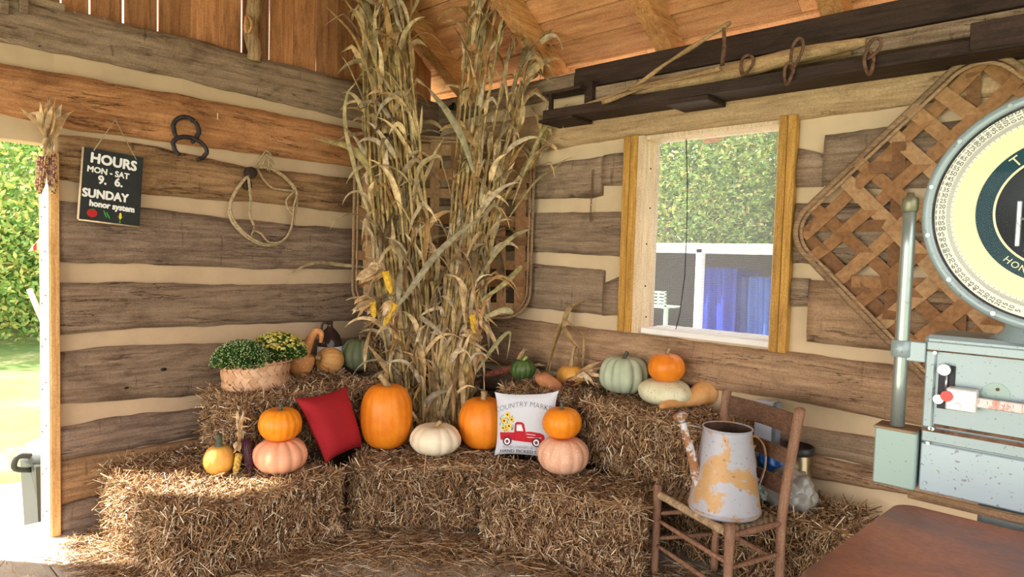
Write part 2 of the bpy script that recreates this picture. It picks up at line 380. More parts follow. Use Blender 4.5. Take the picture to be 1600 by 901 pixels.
# --- right wall logs
RE = 6.5
log('R', [(700, 155), (762, 143), (900, 115), (1040, 84)], [(690, 200), (762, 176), (895, 150), (1060, 118)], .005, 1.45, GREY_X, wr, .04)
log('R', [(690, 215), (762, 192), (880, 178), (1040, 157), (1579, 75)], [(690, 252), (829, 240), (986, 214), (1225, 191), (1418, 166)], .005, RE, TAN_X, wr, .04)
log('R', [(700, 292), (829, 262), (986, 238)], [(700, 322), (829, 311), (930, 309), (948, 303)], .005, 1.70, GREY_X, wr)
log('R', [(925, 246), (986, 238)], [(925, 290), (986, 290)], 1.70, 1.885, GREY_X, wr)
log('R', [(700, 340), (832, 333), (978, 331)], [(700, 392), (832, 393), (976, 401)], .005, 1.885, GREY_X, wr)
log('R', [(700, 410), (832, 412), (913, 419), (948, 421)], [(700, 470), (815, 477), (900, 488), (948, 492)], .005, 1.74, GREY_X, wr)
log('R', [(948, 443), (974, 430)], [(948, 492), (972, 491)], 1.74, 1.885, GREY_X, wr)
log('R', [(700, 490), (790, 494), (902, 510), (969, 517), (1210, 548), (1247, 550), (1393, 570)], [(800, 572), (1120, 607), (1218, 621), (1390, 654)], .005, RE, BROWN_X, wr, .045)
log('R', [(1150, 650), (1250, 665), (1369, 682)], [(1150, 694), (1267, 707), (1365, 727)], .005, RE, GREY_X, wr, .035)
log('R', [(1150, 696), (1267, 710), (1365, 730)], [(1150, 722), (1267, 746), (1411, 768)], .005, RE, BROWN_X, wr, .035)
log('R', [(1220, 765), (1341, 803)], [(1220, 800), (1300, 840)], .005, RE, GREY_X, wr, .035)
log('R', [(1292, 210), (1380, 200), (1440, 194)], [(1250, 294), (1299, 290), (1380, 296)], 3.10, RE, GREY_X, wr)
log('R', [(1250, 232), (1292, 242)], [(1250, 294), (1299, 290)], 2.968, 3.10, GREY_X, wr)
log('R', [(1240, 318), (1340, 318)], [(1240, 412), (1340, 414)], 2.968, RE, GREY_X, wr)
log('R', [(1240, 435), (1340, 437)], [(1239, 478), (1268, 480)], 2.968, 3.06, GREY_X, wr)
log('R', [(1268, 438), (1340, 440)], [(1268, 534), (1390, 548)], 3.06, RE, BROWN_X, wr)
# top plate of the right wall: dark board above, worn rail under it
mb = MB(); mb.bbox((1.46, -.05, 2.765), (RE, 0, 2.905), .004); struct('plate_board', mb, DARKW, wr)
mb = MB(); mb.bbox((1.62, -.075, 2.665), (RE, 0, 2.75), .006); struct('plate_rail', mb, GREY_X, wr)
mb = MB(); p = at_y(705, 168, -.045)
mb.lathe([(0, 0), (.02, 0), (.02, .012), (0, .014)], p, 10, Matrix.Rotation(PI/2, 3, 'X')); mb.box((p[0]+.03, -.07, p[2]-.03), (p[0]+.05, -.04, p[2]+.03)); struct('plate_bolt', mb, NAIL, wr)
# --- gable boards
def deck_z(y): return 3.085-.67*y
gy = [at_x(u, v, 0)[1] for u, v in [(40, 0), (97, 15), (143, 27), (196, 40), (250, 54), (300, 64), (345, 76), (381, 86), (424, 94), (461, 104), (496, 114), (531, 124), (560, 131), (585, 138), (612, 144), (640, 150), (660, 156), (678, 160)]]
gy = [-4.6, -4.3, -4.05, -3.8, -3.55, -3.3, -3.1]+[g for g in gy if g > -3.0]
gap = {2: .010, 3: .012, 4: .012, 5: .011, 6: .002, 7: .002, 8: .011, 9: .009, 10: .005, 11: .009}
mbs = MB(); gables = thing('wall_gable', None, None, (0, 0, 0), kind='structure')
y0s = [g for g in gy]
for i in range(len(gy)-1):
    k = i-len(gy)+19; g = gap.get(k, .003)
    a, b_ = gy[i]+g/2, gy[i+1]-gap.get(k+1, .003)/2
    x0 = -.03+random.uniform(-.012, .012); mb = MB()
    vs = [(x0-.02, a, 2.80), (x0-.02, b_, 2.80), (x0-.02, b_, deck_z(b_)+.02), (x0-.02, a, deck_z(a)+.02), (x0, a, 2.80), (x0, b_, 2.80), (x0, b_, deck_z(b_)+.02), (x0, a, deck_z(a)+.02)]
    mb.add(vs, [(0, 3, 2, 1), (4, 5, 6, 7), (0, 1, 5, 4), (1, 2, 6, 5), (2, 3, 7, 6), (3, 0, 4, 7)], None, False)
    struct('siding_board', mb, BOARD_Z, gables)
p = at_x(392, 80, .03)                        # knotty round post standing against the boards
mb = MB(); path = [(.05+.012*math.sin(k*1.3), p[1]+.012*math.sin(k*.9+1), 2.84+k*.05) for k in range(22)]
mb.tube(path, [.045+.012*noise.noise((k*.7, 1, 2)) for k in range(22)], 14); struct('knotty_post', mb, wood('barky post', (.50, .36, .22), (.33, .2, .1), (.10, .055, .03), 2, 1.5, .7, .1), gables)
mb = MB(); q = at_x(387, 38, .1)
mb.tube([(.1+.01*math.cos(a*2), q[1]+.02*math.cos(a), q[2]+.05*math.sin(a)) for a in np.linspace(0, 2*PI, 18)[:-1]], .009, 8, closed=True); struct('burl_loop', mb, RAFT_Y, gables)
mb = MB()
for (u0, u1, v0, v1) in [(100, 12, 0, 0)]: pass
for u in (37, 6): q = at_x(u, 12, .05); mb.bbox((.0, q[1]-.02, q[2]-.03), (.07, q[1]+.02, q[2]+.09), .004)
mb.bbox((-.01, -3.6, 2.86), (.04, at_x(100, 10)[1], 2.9), .006); struct('wood_block', mb, GREY_Y, gables)
# --- roof
ceil = MB(); yy = .75; W = .185; sl = math.hypot(1, .67)
while yy > -3.3:
    y1 = yy-W/sl*1.0; g = .020
    xs = [-1.0, random.choice([.9, 1.9, 2.9]), random.choice([4.0, 5.0]), 6.9]
    for a, b_ in zip(xs[:-1], xs[1:]):
        ys = (yy-g, y1); vs = []
        for yk in ys:
            for dz in (0, .022):
                for x in (a+.001, b_-.001): vs.append((x, yk, deck_z(yk)+dz))
        ceil.add(vs, [(0, 1, 5, 4), (2, 6, 7, 3), (0, 2, 3, 1), (4, 5, 7, 6), (0, 4, 6, 2), (1, 3, 7, 5)], None, False)
    yy = y1
ceiling = struct('ceiling', ceil, DECK_X)
mb = MB(); zr = deck_z(-3.3)
mb.add([(-1.05, .8, deck_z(.8)+.026), (6.95, .8, deck_z(.8)+.026), (6.95, -3.3, zr+.026), (-1.05, -3.3, zr+.026), (-1.05, .8, deck_z(.8)+.05), (6.95, .8, deck_z(.8)+.05), (6.95, -3.3, zr+.05), (-1.05, -3.3, zr+.05)],
       [(0, 3, 2, 1), (4, 5, 6, 7), (0, 1, 5, 4), (2, 3, 7, 6), (1, 2, 6, 5), (0, 4, 7, 3)], None, False)
mb.add([(-1.05, -3.3, zr), (6.95, -3.3, zr), (6.95, -7.3, zr-2.68), (-1.05, -7.3, zr-2.68), (-1.05, -3.3, zr+.05), (6.95, -3.3, zr+.05), (6.95, -7.3, zr-2.63), (-1.05, -7.3, zr-2.63)],
       [(0, 3, 2, 1), (4, 5, 6, 7), (0, 1, 5, 4), (2, 3, 7, 6), (1, 2, 6, 5), (0, 4, 7, 3)], None, False)
struct('roof_cover', mb, plain('near black roof cover', (.02, .015, .012), .9), ceiling)  # cover coloured near black to give the shade in the deck board gaps
for x in (-.75, .20, 1.13, 2.06, 3.04, 4.02, 5.0, 5.98):
    mb = MB(); wd = .115; hb = .165
    ys = (.7, -3.3); vs = []
    for yk in ys:
        for dz in (-hb, -.001):
            for xx in (x, x+wd): vs.append((xx, yk, deck_z(yk)+dz))
    mb.add(vs, [(0, 1, 5, 4), (2, 6, 7, 3), (0, 2, 3, 1), (4, 5, 7, 6), (0, 4, 6, 2), (1, 3, 7, 5)], None, False); struct('rafter', mb, RAFT_Y, ceiling)
# --- door opening: jamb board and its paler sunlit side
dr = thing('door_1', None, None, (0, -2.75, 0), kind='structure')
mb = MB(); mb.bbox((-.165, -2.752, 0), (.045, -2.708, 2.10), .003); struct('jamb', mb, POST_Z, dr)
mb = MB(); mb.bbox((-.165, -2.757, .0), (.035, -2.7525, 2.09), .001); struct('sunlit_jamb_face', mb, PALE_Z, dr)  # thin pale sheet: sunlight on this side of the jamb, put into colour
mb = MB()
for k in range(9):
    for x in (-.11, -.03): mb.ball((x, -2.758, .08+k*.24+(.05 if x > -.05 else 0)), .005, 8, 4)
struct('nail', mb, NAIL, dr)
# --- window: trim boards, jambs, sill, screen
win = thing('window_1', None, None, ((WX0+WX1)/2, 0, WZ0), kind='structure')
def trimb(x0, x1, z0, z1, lean=0.):
    mb = MB(); Mx = Matrix.Translation((x0, 0, z0)) @ Matrix.Rotation(lean, 4, 'Y')
    mb.bbox((0, -.062, 0), ((x1-x0)*.48, -.0, z1-z0), .003, Mx); mb.bbox(((x1-x0)*.5, -.058, 0), (x1-x0, -.0, z1-z0), .003, Mx); return mb
struct('trim_board', trimb(1.885, 1.985, 1.15, 2.405), YELL_Z, win); struct('trim_board', trimb(2.875, 2.965, 1.135, 2.415), YELL_Z, win)
mb = MB(); mb.bbox((1.985, -.05, 1.15), (2.03, .15, 2.40), .002); mb.bbox((2.86, -.03, 1.15), (2.885, .15, 2.40), .002); struct('jamb', mb, PALE_Z, win)
mb = MB(); mb.bbox((2.03, -.03, 2.375), (2.86, .15, 2.40), .002); struct('header', mb, PALE_Z, win); mb = MB(); mb.bbox((2.03, -.01, 1.15), (2.86, .30, 1.185), .004); struct('sill', mb, plain('glare white sill', (.86, .86, .85), .5, 0, .03), win)  # sill coloured white to stand for the daylight glare on it
mb = MB()
for z in (1.25, 1.45, 1.72, 1.95, 2.2): mb.ball((2.031, .02+.04*(z*7 % 1), z), .006, 8, 4)
struct('nail', mb, NAIL, win)
m, nt, b = newmat('insect screen cloth')
tc = N(nt, 'ShaderNodeTexCoord'); sx = N(nt, 'ShaderNodeSeparateXYZ'); nt.links.new(tc.outputs['Object'], sx.inputs[0])
def saw(out, sc):
    a = N(nt, 'ShaderNodeMath', operation='MULTIPLY'); nt.links.new(out, a.inputs[0]); a.inputs[1].default_value = sc
    b2 = N(nt, 'ShaderNodeMath', operation='FRACT'); nt.links.new(a.outputs[0], b2.inputs[0])
    c2 = N(nt, 'ShaderNodeMath', operation='LESS_THAN'); nt.links.new(b2.outputs[0], c2.inputs[0]); c2.inputs[1].default_value = .42; return c2.outputs[0]
nz_ = noise_tex(nt, tc.outputs['Object'], 4, 2, .5); wob = N(nt, 'ShaderNodeMath', operation='MULTIPLY_ADD'); nt.links.new(nz_, wob.inputs[0]); wob.inputs[1].default_value = .05; nt.links.new(sx.outputs[2], wob.inputs[2])
mx = N(nt, 'ShaderNodeMath', operation='MAXIMUM'); nt.links.new(saw(wob.outputs[0], 105.), mx.inputs[0]); nt.links.new(saw(sx.outputs[0], 140.), mx.inputs[1])
mf = N(nt, 'ShaderNodeMapRange'); nt.links.new(mx.outputs[0], mf.inputs[0]); mf.inputs[3].default_value = .16; mf.inputs[4].default_value = .62
tp = N(nt, 'ShaderNodeBsdfTransparent'); df = N(nt, 'ShaderNodeBsdfTranslucent'); df.inputs[0].default_value = (.22, .22, .24, 1); dd = N(nt, 'ShaderNodeBsdfDiffuse'); dd.inputs[0].default_value = (.36, .37, .38, 1)
m1 = N(nt, 'ShaderNodeMixShader'); nt.links.new(df.outputs[0], m1.inputs[1]); nt.links.new(dd.outputs[0], m1.inputs[2])
m2 = N(nt, 'ShaderNodeMixShader'); nt.links.new(mf.outputs[0], m2.inputs[0]); nt.links.new(tp.outputs[0], m2.inputs[1]); nt.links.new(m1.outputs[0], m2.inputs[2]); nt.links.new(m2.outputs[0], nt.nodes['Material Output'].inputs[0])
SCREEN = m
mb = MB(); mb.grid(lambda a, c: (2.03+.83*a, .10+.006*math.sin(a*9+c*4), 1.186+1.19*c), 24, 24); struct('screen', mb, SCREEN, win)
mb = MB(); pp = [at_y(u, v, .09) for u, v in [(1072, 212), (1074, 290), (1073, 360), (1070, 430), (1062, 490), (1052, 530)]]; mb.tube(pp, .003, 6); struct('screen_seam', mb, NAIL, win)

# ================================================================== STRAW BALES
PAL = [(.68, .46, .25), (.50, .30, .14), (.34, .185, .085), (.22, .11, .05), (.90, .76, .56), (.12, .058, .028)]
PW = [.20, .22, .21, .15, .11, .11]
def straw_mesh(P, D, Ln, Wd, cols):
    """many thin three sided stalks as raw arrays"""
    n = len(P); D = D/np.linalg.norm(D, axis=1)[:, None]
    R_ = rng.normal(size=(n, 3)); A = np.cross(D, R_); A /= np.linalg.norm(A, axis=1)[:, None]; B = np.cross(D, A)
    V = np.zeros((n, 6, 3))
    for k in range(3):
        th = 2*PI*k/3; o = (A*math.cos(th)+B*math.sin(th)*.55)*Wd[:, None]*.5
        V[:, k] = P-D*Ln[:, None]/2+o; V[:, 3+k] = P+D*Ln[:, None]/2+o*.8
    base = (np.arange(n)*6)[:, None, None]
    F = np.array([[0, 1, 4, 3], [1, 2, 5, 4], [2, 0, 3, 5]])[None]+base
    return V.reshape(-1, 3), F.reshape(-1, 4), np.repeat(cols, 6, axis=0)
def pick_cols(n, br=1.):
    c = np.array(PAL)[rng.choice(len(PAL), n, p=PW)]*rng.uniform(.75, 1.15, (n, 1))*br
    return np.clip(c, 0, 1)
def raw_mesh(name, V, F, C, mat, parent=None, loc=(0, 0, 0)):
    me = bpy.data.meshes.new(name); me.vertices.add(len(V)); me.vertices.foreach_set('co', V.astype(np.float32).ravel())
    me.loops.add(F.size); me.loops.foreach_set('vertex_index', F.astype(np.int32).ravel()); me.polygons.add(len(F))
    me.polygons.foreach_set('loop_start', np.arange(0, F.size, 4, dtype=np.int32))
    try: me.polygons.foreach_set('loop_total', np.full(len(F), 4, dtype=np.int32))
    except Exception: pass
    ca = me.color_attributes.new('col', 'FLOAT_COLOR', 'POINT'); C4 = np.ones((len(V), 4), np.float32); C4[:, :3] = C; ca.data.foreach_set('color', C4.ravel())
    me.materials.append(mat); me.update(calc_edges=True); me.validate()
    o = bpy.data.objects.new(name, me); COL.objects.link(o); o.location = [float(a) for a in loc]
    if parent: o.parent = parent
    return o
T1, T2, T3 = .385, .765, 1.145
def bale(cx_, cy_, z0, L, Dp, Hh, ang, label, dens=1., br=1., faces='tfbse', shag=1.):
    """bale: packed body with loose stalks all over it; local x is its length"""
    t = thing('straw_bale', label, 'straw bale', (cx_, cy_, z0), 'straw bales stacked in the corner'); t.rotation_euler = (0, 0, ang)
    sd_ = random.random()*50; e = .03
    def core(p):
        q = Vector(p); r = .075                                  # rounded box
        h = Vector((L/2-e, Dp/2-e, Hh/2-e*.6)); c = Vector([max(-h[i]+r, min(h[i]-r, q[i])) for i in range(3)])
        d = q-c; d = d.normalized()*r if d.length > 1e-6 else d; q = c+d
        nn = .024*noise.noise(q*5+Vector((sd_, 0, 0)))+.012*noise.noise(q*19+Vector((sd_, 0, 0)))
        q = q+(d.normalized()*nn if d.length > 1e-6 else Vector((0, 0, 0))); return (q.x, q.y, max(q.z, -Hh/2+.001)+Hh/2)
    mb = MB(); ns = (22, 12, 10)
    for k in range(3):
        a, b2 = (k+1) % 3, (k+2) % 3; H_ = (L/2, Dp/2, Hh/2)
        for sg in (-1, 1):
            def fn(u, v):
                q = [0, 0, 0]; q[k] = sg*H_[k]; q[a] = (u*2-1)*H_[a]*(1 if sg > 0 else -1); q[b2] = (v*2-1)*H_[b2]; return core(q)
            mb.grid(fn, ns[a], ns[b2])
    me = bpy.data.meshes.new('packed_body'); me.from_pydata(mb.v, [], mb.f); me.polygons.foreach_set('use_smooth', [True]*len(mb.f)); me.materials.append(CORE); me.update()
    o = bpy.data.objects.new('packed_body', me); COL.objects.link(o); o.parent = t
    Ps = []; Ds = []; Ls = []; Cs = []
    def put(n, org, ax, ay, nrm, bias, lmean):
        n = int(n*dens); u = rng.uniform(-.5, .5, n); v = rng.uniform(-.5, .5, n)
        P = np.array(org)+u[:, None]*np.array(ax)+v[:, None]*np.array(ay)+np.array(nrm)*(rng.normal(0, .008, n)-.004)[:, None]
        # slump towards the edges
        ed = np.maximum(np.abs(u), np.abs(v)); P -= np.array(nrm)*(np.clip(ed-.40, 0, 1)**1.4*.75)[:, None]
        th = rng.uniform(0, 2*PI, n)
        A = np.array(ax)/np.linalg.norm(ax); B = np.array(ay)/np.linalg.norm(ay)
        D = np.cos(th)[:, None]*A+np.sin(th)[:, None]*B*bias+np.array(nrm)*rng.normal(0, .30*shag, n)[:, None]
        Ln = rng.gamma(4., lmean/4, n).clip(.015, .16); Ps.append(P); Ds.append(D); Ls.append(Ln); Cs.append(pick_cols(n, br))
    aL, aD, aH = L*Hh, Dp*Hh, L*Dp
    if 't' in faces: put(8000*aH, (0, 0, Hh), (L, 0, 0), (0, Dp, 0), (0, 0, 1), .8, .062)
    if 'f' in faces: put(8200*aL, (0, -Dp/2, Hh/2), (L, 0, 0), (0, 0, Hh), (0, -1, 0), 1.7, .05)
    if 'b' in faces: put(5000*aL, (0, Dp/2, Hh/2), (L, 0, 0), (0, 0, Hh), (0, 1, 0), 1.5, .05)
    if 's' in faces: put(9000*aD, (-L/2, 0, Hh/2), (0, Dp, 0), (0, 0, Hh), (-1, 0, 0), .9, .06)
    if 'e' in faces: put(9000*aD, (L/2, 0, Hh/2), (0, Dp, 0), (0, 0, Hh), (1, 0, 0), .9, .06)
    # longer wisps along the top edges
    n = int(420*dens*shag); u = rng.uniform(-.5, .5, n); sgn = rng.choice([-1, 1], n)
    Ps.append(np.stack([u*L, sgn*(Dp/2-.008), Hh-.012+rng.normal(0, .008, n)], 1)); Ds.append(np.stack([rng.normal(0, 1, n), sgn*rng.uniform(0, .7, n), rng.normal(-.1, .45, n)], 1)); Ls.append(rng.uniform(.05, .16, n)); Cs.append(pick_cols(n, br*1.1))
    n = int(150*dens*shag**2.2); sgn = rng.choice([-1, 1], n)      # wisps sticking out of the two ends
    Ps.append(np.stack([sgn*(L/2-.01), rng.uniform(-.48, .48, n)*Dp, rng.uniform(.05, .97, n)*Hh], 1)); Ds.append(np.stack([sgn*rng.uniform(.3, 1.2, n), rng.normal(0, .5, n), rng.normal(0, .5, n)], 1)); Ls.append(rng.uniform(.05, .05+.09*shag, n)); Cs.append(pick_cols(n, br*1.1))
    P = np.concatenate(Ps); D = np.concatenate(Ds); Ln = np.concatenate(Ls); C = np.concatenate(Cs); D /= np.linalg.norm(D, axis=1)[:, None]
    lo = P[:, 2]-np.abs(D[:, 2])*Ln/2; P[:, 2] += np.clip(.002-lo, 0, None)
    V, F, CC = straw_mesh(P, D, Ln, rng.gamma(5., .0011, len(P)).clip(.0025, .011), C)
    raw_mesh('loose_stalks', V, F, CC, STRAW, t)
    for yy_ in (-Dp*.2, Dp*.2):                                  # twine around the bale
        pass
    return t
# lowest layer
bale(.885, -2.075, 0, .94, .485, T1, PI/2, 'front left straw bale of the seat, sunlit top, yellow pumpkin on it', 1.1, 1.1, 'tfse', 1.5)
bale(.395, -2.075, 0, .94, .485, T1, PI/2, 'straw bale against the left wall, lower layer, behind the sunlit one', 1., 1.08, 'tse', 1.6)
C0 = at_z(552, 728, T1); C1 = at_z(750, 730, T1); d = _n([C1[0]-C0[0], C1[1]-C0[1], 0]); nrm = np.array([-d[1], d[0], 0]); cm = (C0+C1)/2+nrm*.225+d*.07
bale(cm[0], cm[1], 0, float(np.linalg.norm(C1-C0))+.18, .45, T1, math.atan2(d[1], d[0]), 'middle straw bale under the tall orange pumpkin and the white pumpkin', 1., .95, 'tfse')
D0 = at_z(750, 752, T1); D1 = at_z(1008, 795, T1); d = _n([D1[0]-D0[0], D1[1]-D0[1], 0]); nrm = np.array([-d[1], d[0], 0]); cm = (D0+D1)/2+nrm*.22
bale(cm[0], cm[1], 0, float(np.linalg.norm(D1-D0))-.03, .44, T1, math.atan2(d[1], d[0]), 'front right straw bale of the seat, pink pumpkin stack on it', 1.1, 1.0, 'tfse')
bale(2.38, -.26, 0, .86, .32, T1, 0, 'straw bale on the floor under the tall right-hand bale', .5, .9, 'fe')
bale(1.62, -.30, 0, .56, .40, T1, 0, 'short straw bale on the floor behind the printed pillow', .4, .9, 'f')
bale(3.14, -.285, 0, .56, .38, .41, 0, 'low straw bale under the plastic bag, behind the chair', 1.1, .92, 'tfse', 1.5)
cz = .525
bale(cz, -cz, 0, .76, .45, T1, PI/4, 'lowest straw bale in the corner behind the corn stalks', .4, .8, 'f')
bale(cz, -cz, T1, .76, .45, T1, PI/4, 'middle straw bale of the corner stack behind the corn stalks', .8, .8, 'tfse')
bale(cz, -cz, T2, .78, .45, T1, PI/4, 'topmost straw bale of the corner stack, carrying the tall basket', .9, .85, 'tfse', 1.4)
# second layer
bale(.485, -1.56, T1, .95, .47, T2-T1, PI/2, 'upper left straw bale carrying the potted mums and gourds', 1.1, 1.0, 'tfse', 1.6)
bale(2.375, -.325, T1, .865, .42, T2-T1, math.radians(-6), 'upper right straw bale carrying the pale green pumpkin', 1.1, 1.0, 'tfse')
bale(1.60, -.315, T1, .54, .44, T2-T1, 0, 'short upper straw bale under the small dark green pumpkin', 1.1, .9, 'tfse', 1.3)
# loose straw on the floor
def litter():
    segs = [((1.25, -2.62), (1.22, -1.7), .11, 1500), ((.12, -2.60), (1.2, -2.60), .055, 2200), ((.3, -2.70), (.9, -2.74), .06, 260), ((1.2, -1.7), (1.75, -1.2), .10, 2600), ((1.75, -1.2), (2.65, -.98), .07, 900),
            ((1.5, -1.6), (2.2, -1.4), .18, 330), ((1.3, -2.2), (1.7, -1.7), .14, 260), ((.0, -2.85), (.9, -3.0), .14, 50), ((2.6, -.7), (3.5, -.6), .08, 1100), ((2.9, -.9), (3.5, -1.0), .2, 350)]
    Ps, Ds = [], []
    for (a, b_, s, n) in segs:
        t = rng.uniform(0, 1, n)[:, None]; P = np.array(a)*(1-t)+np.array(b_)*t+rng.normal(0, s, (n, 2)); hgt = np.abs(rng.normal(0, .014, n))+.003
        th = rng.uniform(0, 2*PI, n); Ps.append(np.column_stack([P, hgt])); Ds.append(np.column_stack([np.cos(th), np.sin(th), rng.normal(0, .07, n)]))
    P = np.concatenate(Ps); D = np.concatenate(Ds); k = P[:, 0] > .10; P, D = P[k], D[k]; n = len(P); Ln = rng.uniform(.03, .14, n); D /= np.linalg.norm(D, axis=1)[:, None]
    P[:, 2] = np.maximum(P[:, 2], np.abs(D[:, 2])*Ln/2+.003)
    V, F, C = straw_mesh(P, D, Ln, rng.uniform(.0025, .006, n), pick_cols(n, 1.05))
    tag(raw_mesh('loose_straw', V, F, C, STRAW), 'loose straw scattered on the floorboards in front of the bales', 'straw', None, 'stuff')
litter()

# ================================================================== PUMPKINS AND GOURDS
def skin(name, a, b_, rough=.42, scale=3., speck=None, bumpd=.0015):
    m, nt, b = newmat(name); v = coords(nt, (1, 1, 1)); g = noise_tex(nt, v, scale*4, 5, .6); c = ramp(nt, g, [(.3, a), (.7, b_)])
    if speck:
        s = noise_tex(nt, v, 90, 3, .6); sr = ramp(nt, s, [(.60, (0, 0, 0)), (.66, (1, 1, 1))]); c = mix(nt, sr, c, speck)
    nt.links.new(c, b.inputs['Base Color']); b.inputs['Roughness'].default_value = rough; b.inputs['Specular IOR Level'].default_value = .35
    bump(nt, b, noise_tex(nt, v, 35, 4, .6), bumpd, .5); return m
ORG = skin('orange pumpkin rind', (.78, .22, .008), (.90, .33, .02)); ORG2 = skin('deep orange pumpkin rind', (.72, .19, .01), (.86, .28, .02))
YEL = skin('yellow ochre pumpkin rind', (.72, .33, .06), (.80, .44, .10)); PNK = skin('pink pumpkin rind', (.76, .31, .17), (.84, .44, .27), .5)
PNK2 = skin('dusty pink pumpkin rind', (.72, .36, .22), (.84, .52, .36), .5, speck=(.85, .68, .52)); WHT = skin('cream white pumpkin rind', (.76, .66, .46), (.86, .78, .60), .5)
GRN = skin('grey green pumpkin rind', (.12, .15, .075), (.19, .22, .12), .5); DGR = skin('dark green pumpkin rind', (.05, .10, .025), (.11, .17, .05), .4)
PGR = skin('pale blue green pumpkin rind', (.38, .45, .31), (.50, .56, .41), .55); TAN = skin('tan squash skin', (.62, .30, .09), (.76, .42, .15), .5)
GRD = skin('orange brown gourd skin', (.50, .20, .06), (.68, .32, .11), .55, speck=(.80, .5, .28), bumpd=.004); WRT = skin('reddish brown shrivelled gourd skin', (.30, .11, .04), (.48, .20, .09), .6, bumpd=.005)
SPK = skin('speckled ivory squash skin', (.66, .66, .42), (.82, .80, .58), .5, speck=(.42, .36, .16)); NUT = skin('butternut gourd skin', (.58, .27, .08), (.76, .44, .18), .45)
STEM_T = plain('dry tan stem', (.42, .30, .14), .8, 0, .25, 30, .002); STEM_G = plain('dark green stem', (.10, .12, .08), .7, 0, .3, 30, .002); STEM_L = plain('bright green stem', (.36, .50, .10), .6, 0, .15, 20, .001)
def body_of(R, H, ribs, dp, dip, M, e1=.85, e2=1.0, wob=.0, seg=96, rings=30, sharp=.6):
    mb = MB(); sd_ = random.random()*30
    def fn(u, v):
        ph = 2*PI*u; t = -PI/2+PI*v; rr = abs(math.cos(t))**e1; z = math.copysign(abs(math.sin(t))**e2, math.sin(t))
        g = abs(math.sin(ribs*ph/2+.25*math.sin(ph*2+sd_)))**sharp
        k = 1-dp*(1-g)*min(1, rr*1.5); k *= 1+wob*noise.noise((math.cos(ph)*1.2, math.sin(ph)*1.2, z+sd_))
        rad = R*rr*k; zz = H/2*z
        top = math.exp(-(rr/.42)**2); zz -= dip*H*top*(1 if z > 0 else -.5)
        zz -= H*.03*(1-g)*(1 if z > .3 else 0)*min(1, rr*2)*dp*6
        return M @ Vector((rad*math.cos(ph), rad*math.sin(ph), zz))
    mb.grid(fn, seg, rings, wrapu=True); return mb
def solve(u0, u1, v0, v1, z0):
    """where a round body resting at height z0 must sit, and its size, to fill that box in the photo"""
    uc, vc = (u0+u1)/2, (v0+v1)/2; H = .15
    for _ in range(12):
        C = at_z(uc, vc, z0+H/2); dd_ = depth(C); R = (u1-u0)/2*dd_/FPX/math.sqrt(1+((uc-CU)/FPX)**2)**.5
        al = math.atan2(CAM[2]-C[2], math.hypot(C[0]-CAM[0], C[1]-CAM[1])); h = (v1-v0)*dd_/FPX/2
        H = 2*math.sqrt(max(.02**2, h*h-(R*math.sin(al))**2))/math.cos(al)
    return C, R, H
def pumpkin(box, z0, mat, label, ribs=16, dp=.10, dip=.10, stem=None, smat=None, tilt=(0, 0, 0), e1=.85, e2=1., wob=.03, name='pumpkin', cat='pumpkin', sharp=.6, sink=.006):
    C, R, H = solve(*box, z0); C = Vector([float(a) for a in C]); C.z -= sink
    t = thing(name, label, cat, (C.x, C.y, z0))
    M = Matrix.Translation(C) @ Matrix.Rotation(tilt[2], 4, 'Z') @ Matrix.Rotation(tilt[0], 4, 'X') @ Matrix.Rotation(tilt[1], 4, 'Y')
    make('rind', body_of(R, H, ribs, dp, dip, M, e1, e2, wob, sharp=sharp), mat, t)
    if stem:
        r0, r1, ln, lx, ly = stem; r0, r1 = r0*1.35, r1*1.35; mb = MB(); b0 = Vector((0, 0, H/2-dip*H-.008)); n = 8
        path = [M @ (b0+Vector((lx*(k/(n-1))**1.6, ly*(k/(n-1))**1.6, ln*k/(n-1)))) for k in range(n)]
        rad = [r1+(r0-r1)*max(0, 1-k/(n-1)*2.2)**1.5+ (r1*.25 if k == n-1 else 0) for k in range(n)]
        mb.tube(path, rad, 10)
        vs = mb.v                                             # five ridges on the stalk
        for i, p in enumerate(vs):
            k = i//10; c = path[min(k, n-1)]; q = Vector(p)-c; mb.v[i] = tuple(c+q*(1.12 if i % 2 else .84))
        make('stem', mb, smat or STEM_T, t)
    t['top'] = float(C.z+H/2-dip*H*.5); return t
r = math.radians
pumpkin((318, 367, 692, 740), T1, YEL, 'small yellow ochre pumpkin with a thick dark green stem, beside the dried corn', 14, .022, .06, (.020, .012, .075, .02, -.01), STEM_G)
a = pumpkin((395, 481, 679, 738), T1, PNK, 'wide salmon pink pumpkin beside the red pillow, under an orange one', 11, .10, .10, None, None, wob=.05)
pumpkin((404, 472, 632, 688), a['top']-.012, ORG, 'small orange pumpkin on top of the left pink pumpkin', 18, .04, .12, (.014, .007, .045, -.01, .008), STEM_G)
pumpkin((563, 645, 596, 699), T1, ORG2, 'tallest orange pumpkin, between the red pillow and the white pumpkin', 18, .022, .05, (.022, .013, .07, -.05, -.02), STEM_T, e1=.72, e2=.9)
pumpkin((640, 721, 657, 710), T1, WHT, 'cream white pumpkin in front of the corn stalks', 13, .06, .12, (.018, .010, .045, .035, .01), STEM_T, wob=.04)
pumpkin((716, 794, 617, 700), T1, ORG2, 'orange pumpkin partly behind the printed pillow', 18, .024, .06, (.022, .013, .06, 0, 0), STEM_T, e1=.78, e2=.9)
a = pumpkin((839, 921, 677, 739), T1, PNK2, 'dusty pink pumpkin beside the printed pillow, under an orange one', 13, .06, .12, None, None, wob=.04)
pumpkin((847, 909, 632, 684), a['top']-.010, ORG, 'small orange pumpkin on top of the right dusty pink pumpkin', 14, .028, .10, (.012, .006, .045, -.01, 0), STEM_G)
